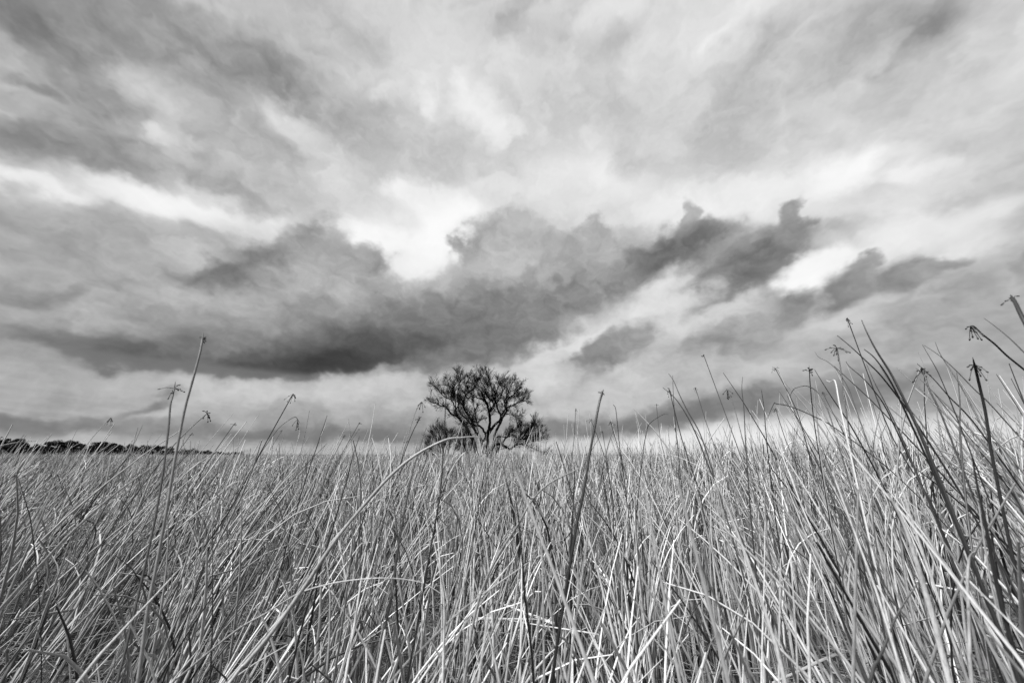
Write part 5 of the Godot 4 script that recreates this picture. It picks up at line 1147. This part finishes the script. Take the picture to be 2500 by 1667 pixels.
func make_reed_bed() -> void:
	var bed := Node3D.new()
	bed.name = "reed_bed"
	add_child(bed)
	tag(bed, "dense bed of dry straw-pale reeds filling the marsh to the horizon", "reeds", "", "stuff")
	var r := RandomNumberGenerator.new()
	r.seed = 4242
	var gaps := make_noise(51, 1.2, 3)
	var swell := make_noise(52, 0.12, 3)
	# rings: from, to, clumps per square metre, stems, width, thickness, steps, sides, variants
	var rings := [
		[0.95, 2.4, 12.0, 13, 0.085, 0.0086, 10, 6, 14],
		[2.4, 6.0, 12.0, 13, 0.10, 0.0088, 9, 5, 14],
		[6.0, 15.0, 8.0, 18, 0.2, 0.0092, 8, 4, 10],
		[15.0, 50.0, 3.2, 38, 0.5, 0.0095, 6, 3, 6],
		[50.0, 330.0, 0.36, 110, 1.5, 0.011, 4, 3, 4],
	]
	var seedling := 1000
	for ring in rings:
		var places := []
		for k in ring[8]:
			places.append([])
		var half := deg_to_rad(76.0)
		var total := int(half * (ring[1] * ring[1] - ring[0] * ring[0]) * ring[2])
		for k in total:
			var dist := sqrt(lerpf(ring[0] * ring[0], ring[1] * ring[1], r.randf()))
			var az := r.randf_range(-half, half)
			var p := Vector3(sin(az) * dist, 0, -cos(az) * dist)
			if dist < 15.0 and gaps.get_noise_2d(p.x, p.z) < (0.0 if dist < 3.5 else -0.1) and r.randf() < 0.88:
				continue
			var lean := bed_lean(p) + Vector3(r.randfn() * 0.09, 0, r.randfn() * 0.09)
			var high := bed_height(p) * (1.0 + 0.10 * swell.get_noise_2d(p.x, p.z)) * r.randf_range(0.92, 1.06)
			if dist < 2.4:
				high = minf(high, bed_ceiling(p) / 1.12)
			var turn := Basis(Vector3.UP, r.randf() * TAU)
			var slant := Basis(Vector3(1, 0, 0), Vector3(lean.x, 1, lean.z), Vector3(0, 0, 1))
			var b := slant * turn * Basis.from_scale(Vector3(1, high, 1))
			places[r.randi() % ring[8]].append(Transform3D(b, p))
		for k in ring[8]:
			seedling += 1
			var mesh := reed_clump(seedling, ring[3], ring[4], ring[5], ring[6], ring[7], 0.11, [1.1, 1.3, 1.5, 1.36, 1.3][rings.find(ring)])
			lay_out(bed, "reeds", mesh, places[k])
	var flat := []
	for k in 4:
		flat.append([])
	for k in 900:
		var dist := sqrt(lerpf(0.4, 60.0, r.randf()))
		var az := r.randf_range(-1.3, 1.3)
		flat[k % 4].append(Transform3D(Basis(Vector3.UP, r.randf() * TAU), Vector3(sin(az) * dist, 0, -cos(az) * dist)))
	for k in 4:
		lay_out(bed, "fallen_reeds", litter_clump(700 + k), flat[k])


func lay_out(parent: Node, called: String, mesh: Mesh, places: Array) -> void:
	if places.is_empty():
		return
	var mm := MultiMesh.new()
	mm.transform_format = MultiMesh.TRANSFORM_3D
	mm.mesh = mesh
	mm.instance_count = places.size()
	for k in places.size():
		mm.set_instance_transform(k, places[k])
	var o := MultiMeshInstance3D.new()
	o.name = called
	o.multimesh = mm
	o.set_meta("kind", "stuff")
	parent.add_child(o, true)


func make_near_reeds() -> void:
	var r := RandomNumberGenerator.new()
	r.seed = 31337
	var kinds := []
	for k in 24:
		var s := Shape.new()
		add_reed(s, r, reed_path(r, Vector3.ZERO, 1.0, 10, 0.08), r.randf_range(0.0042, 0.0072), 7, 0.18)
		kinds.append(s.mesh(reed_paint))
	for k in 290:
		var dist := r.randf_range(0.58, 1.5)
		var az := lerpf(-0.95, 0.98, pow(r.randf(), 0.75))
		var p := Vector3(sin(az) * dist, 0, -cos(az) * dist)
		var o := MeshInstance3D.new()
		o.name = numbered("dry_reed")
		o.mesh = kinds[k % 24]
		add_child(o, true)
		var lean := bed_lean(p) + Vector3(r.randfn() * 0.1, 0, r.randfn() * 0.08)
		var high := bed_ceiling(p) * 0.98 - dist * 0.5 * pow(r.randf(), 1.3)
		o.transform = Transform3D(Basis(Vector3(1, 0, 0), Vector3(lean.x, 1, lean.z), Vector3(0, 0, 1)) * Basis(Vector3.UP, r.randf() * TAU) * Basis.from_scale(Vector3(1, high, 1)), p)
		tag(o, "single dry pale reed standing in the nearest rows of the reed bed", "reed", "single reeds in the nearest rows")


func make_tall_reeds() -> void:
	var r := RandomNumberGenerator.new()
	r.seed = 2024
	for h in TALL_REEDS:
		var o := thing(h[0], h[5])
		tag(o, h[4], "bulrush" if h[0] == "bulrush" else "reed", "tall reeds standing out of the bed")
		var path := smooth_path(h[6], 5)
		var count := path.size()
		var radii := PackedFloat32Array()
		var tones := PackedFloat32Array()
		var thick: float = h[2] * (0.8 if h[3] > 0.22 else 0.85)
		var tone: float = h[3] * (0.75 if h[3] > 0.22 else 0.38)
		var drift := 1.0
		for k in count:
			var f := float(k) / (count - 1)
			radii.append(thick * (lerpf(1.0, 0.62, f) if h[1] != "" else lerpf(1.0, 0.25, pow(f, 3.0))))
			tones.append(tone * drift)
			drift = clampf(drift + r.randfn() * 0.03, 0.8, 1.2)
		var s := Shape.new()
		s.tube(path, radii, 9, tones, r.randf_range(0.6, 1.0) if h[0] == "bulrush" else r.randf_range(0.4, 0.9), r.randf() * TAU, r.randf_range(-1.0, 1.0))
		part("stem", s.mesh(reed_paint), o)
		if h[1] == "":
			continue
		var tip := path[count - 1]
		var way := (tip - path[count - 3]).normalized()
		var size: float = clampf((tip + h[5] - Vector3(0, 1.5, 0)).length() * 0.55, 0.45, 1.3)
		var head := head_shape(r, h[1], tip, way, size)
		part("seed_head", head.mesh(reed_paint), o)
		var bract := Shape.new()
		bract.tube(PackedVector3Array([tip - way * 0.004, tip + way * 0.012 * size, tip + way * 0.03 * size]), PackedFloat32Array([thick * 0.6, thick * 0.4, thick * 0.08]), 6, PackedFloat32Array([tone * 0.8, tone * 0.7, tone * 0.7]))
		part("bract", bract.mesh(reed_paint), o)


func head_shape(r: RandomNumberGenerator, kind: String, tip: Vector3, way: Vector3, size: float) -> Shape:
	var head := Shape.new()
	for k in 9 if kind == "open" else 7:
		var d := (way * (0.9 if kind == "tuft" else 0.35) + Vector3(r.randfn(), r.randfn(), r.randfn()) * 0.55).normalized()
		if kind == "droop":
			d = (way * 0.2 + Vector3(r.randfn() * 0.6, -0.9 + r.randfn() * 0.3, r.randfn() * 0.6)).normalized()
		var long := r.randf_range(0.012, 0.024 if kind == "tuft" else 0.04) * size
		var sag := Vector3(0, -0.35 * long, 0)
		var a := tip + d * long * 0.55 + sag * 0.2
		var b := tip + d * long + sag
		head.tube(PackedVector3Array([tip, a, b]), PackedFloat32Array([0.0011 * size, 0.0009 * size, 0.0007 * size]), 4, PackedFloat32Array([0.018, 0.018, 0.018]))
		head.ball(b, Vector3(0.0022, 0.0048, 0.0022) * size, r.randf_range(0.012, 0.03), b - a)
		if r.randf() < 0.5:
			head.ball(a, Vector3(0.002, 0.004, 0.002) * size, r.randf_range(0.012, 0.03), d + Vector3(0.2, 0.3, 0.1))
	return head


func make_slim_bulrushes() -> void:
	var r := RandomNumberGenerator.new()
	r.seed = 606
	var stems := []
	var heads := []
	for k in 8:
		var lean := Vector3(r.randf_range(0.05, 0.25), 0, r.randfn() * 0.05)
		var pts := []
		for j in 7:
			var f := j / 6.0
			pts.append(Vector3(0, 1.7 * f, 0) + lean * f * f + Vector3(r.randfn(), 0, r.randfn()) * 0.012)
		var path := smooth_path(pts, 3)
		var radii := PackedFloat32Array()
		var tones := PackedFloat32Array()
		var tone := r.randf_range(0.02, 0.09)
		for j in path.size():
			radii.append(lerpf(0.0042, 0.0026, float(j) / path.size()))
			tones.append(tone)
		var s := Shape.new()
		s.tube(path, radii, 6, tones)
		stems.append(s.mesh(reed_paint))
		var e := path.size() - 1
		heads.append(head_shape(r, ["tuft", "droop", "open", "droop"][k % 4], path[e], (path[e] - path[e - 2]).normalized(), 0.95).mesh(reed_paint))
	for k in 38:
		var dist := r.randf_range(2.6, 9.0)
		var az := lerpf(-0.98, 0.85, (k + r.randf()) / 38.0)
		var p := Vector3(sin(az) * dist, 0, -cos(az) * dist)
		var o := thing("slim_bulrush", p)
		var l := bed_lean(p) * 1.2
		var high := r.randf_range(0.86, 1.08) * (bed_height(p) + 0.22) / 1.55
		var turn := r.randf_range(-0.6, 0.6) + (PI if l.x < 0.0 else 0.0)
		o.transform = Transform3D(Basis(Vector3(1, 0, 0), Vector3(l.x, 1, l.z), Vector3(0, 0, 1)) * Basis(Vector3.UP, turn) * Basis.from_scale(Vector3(1, high, 1)), p)
		part("stem", stems[k % 8], o)
		part("seed_head", heads[k % 8], o)
		tag(o, "slim bulrush with a small brown head just clearing the reed tops", "bulrush", "slim bulrushes along the reed tops")
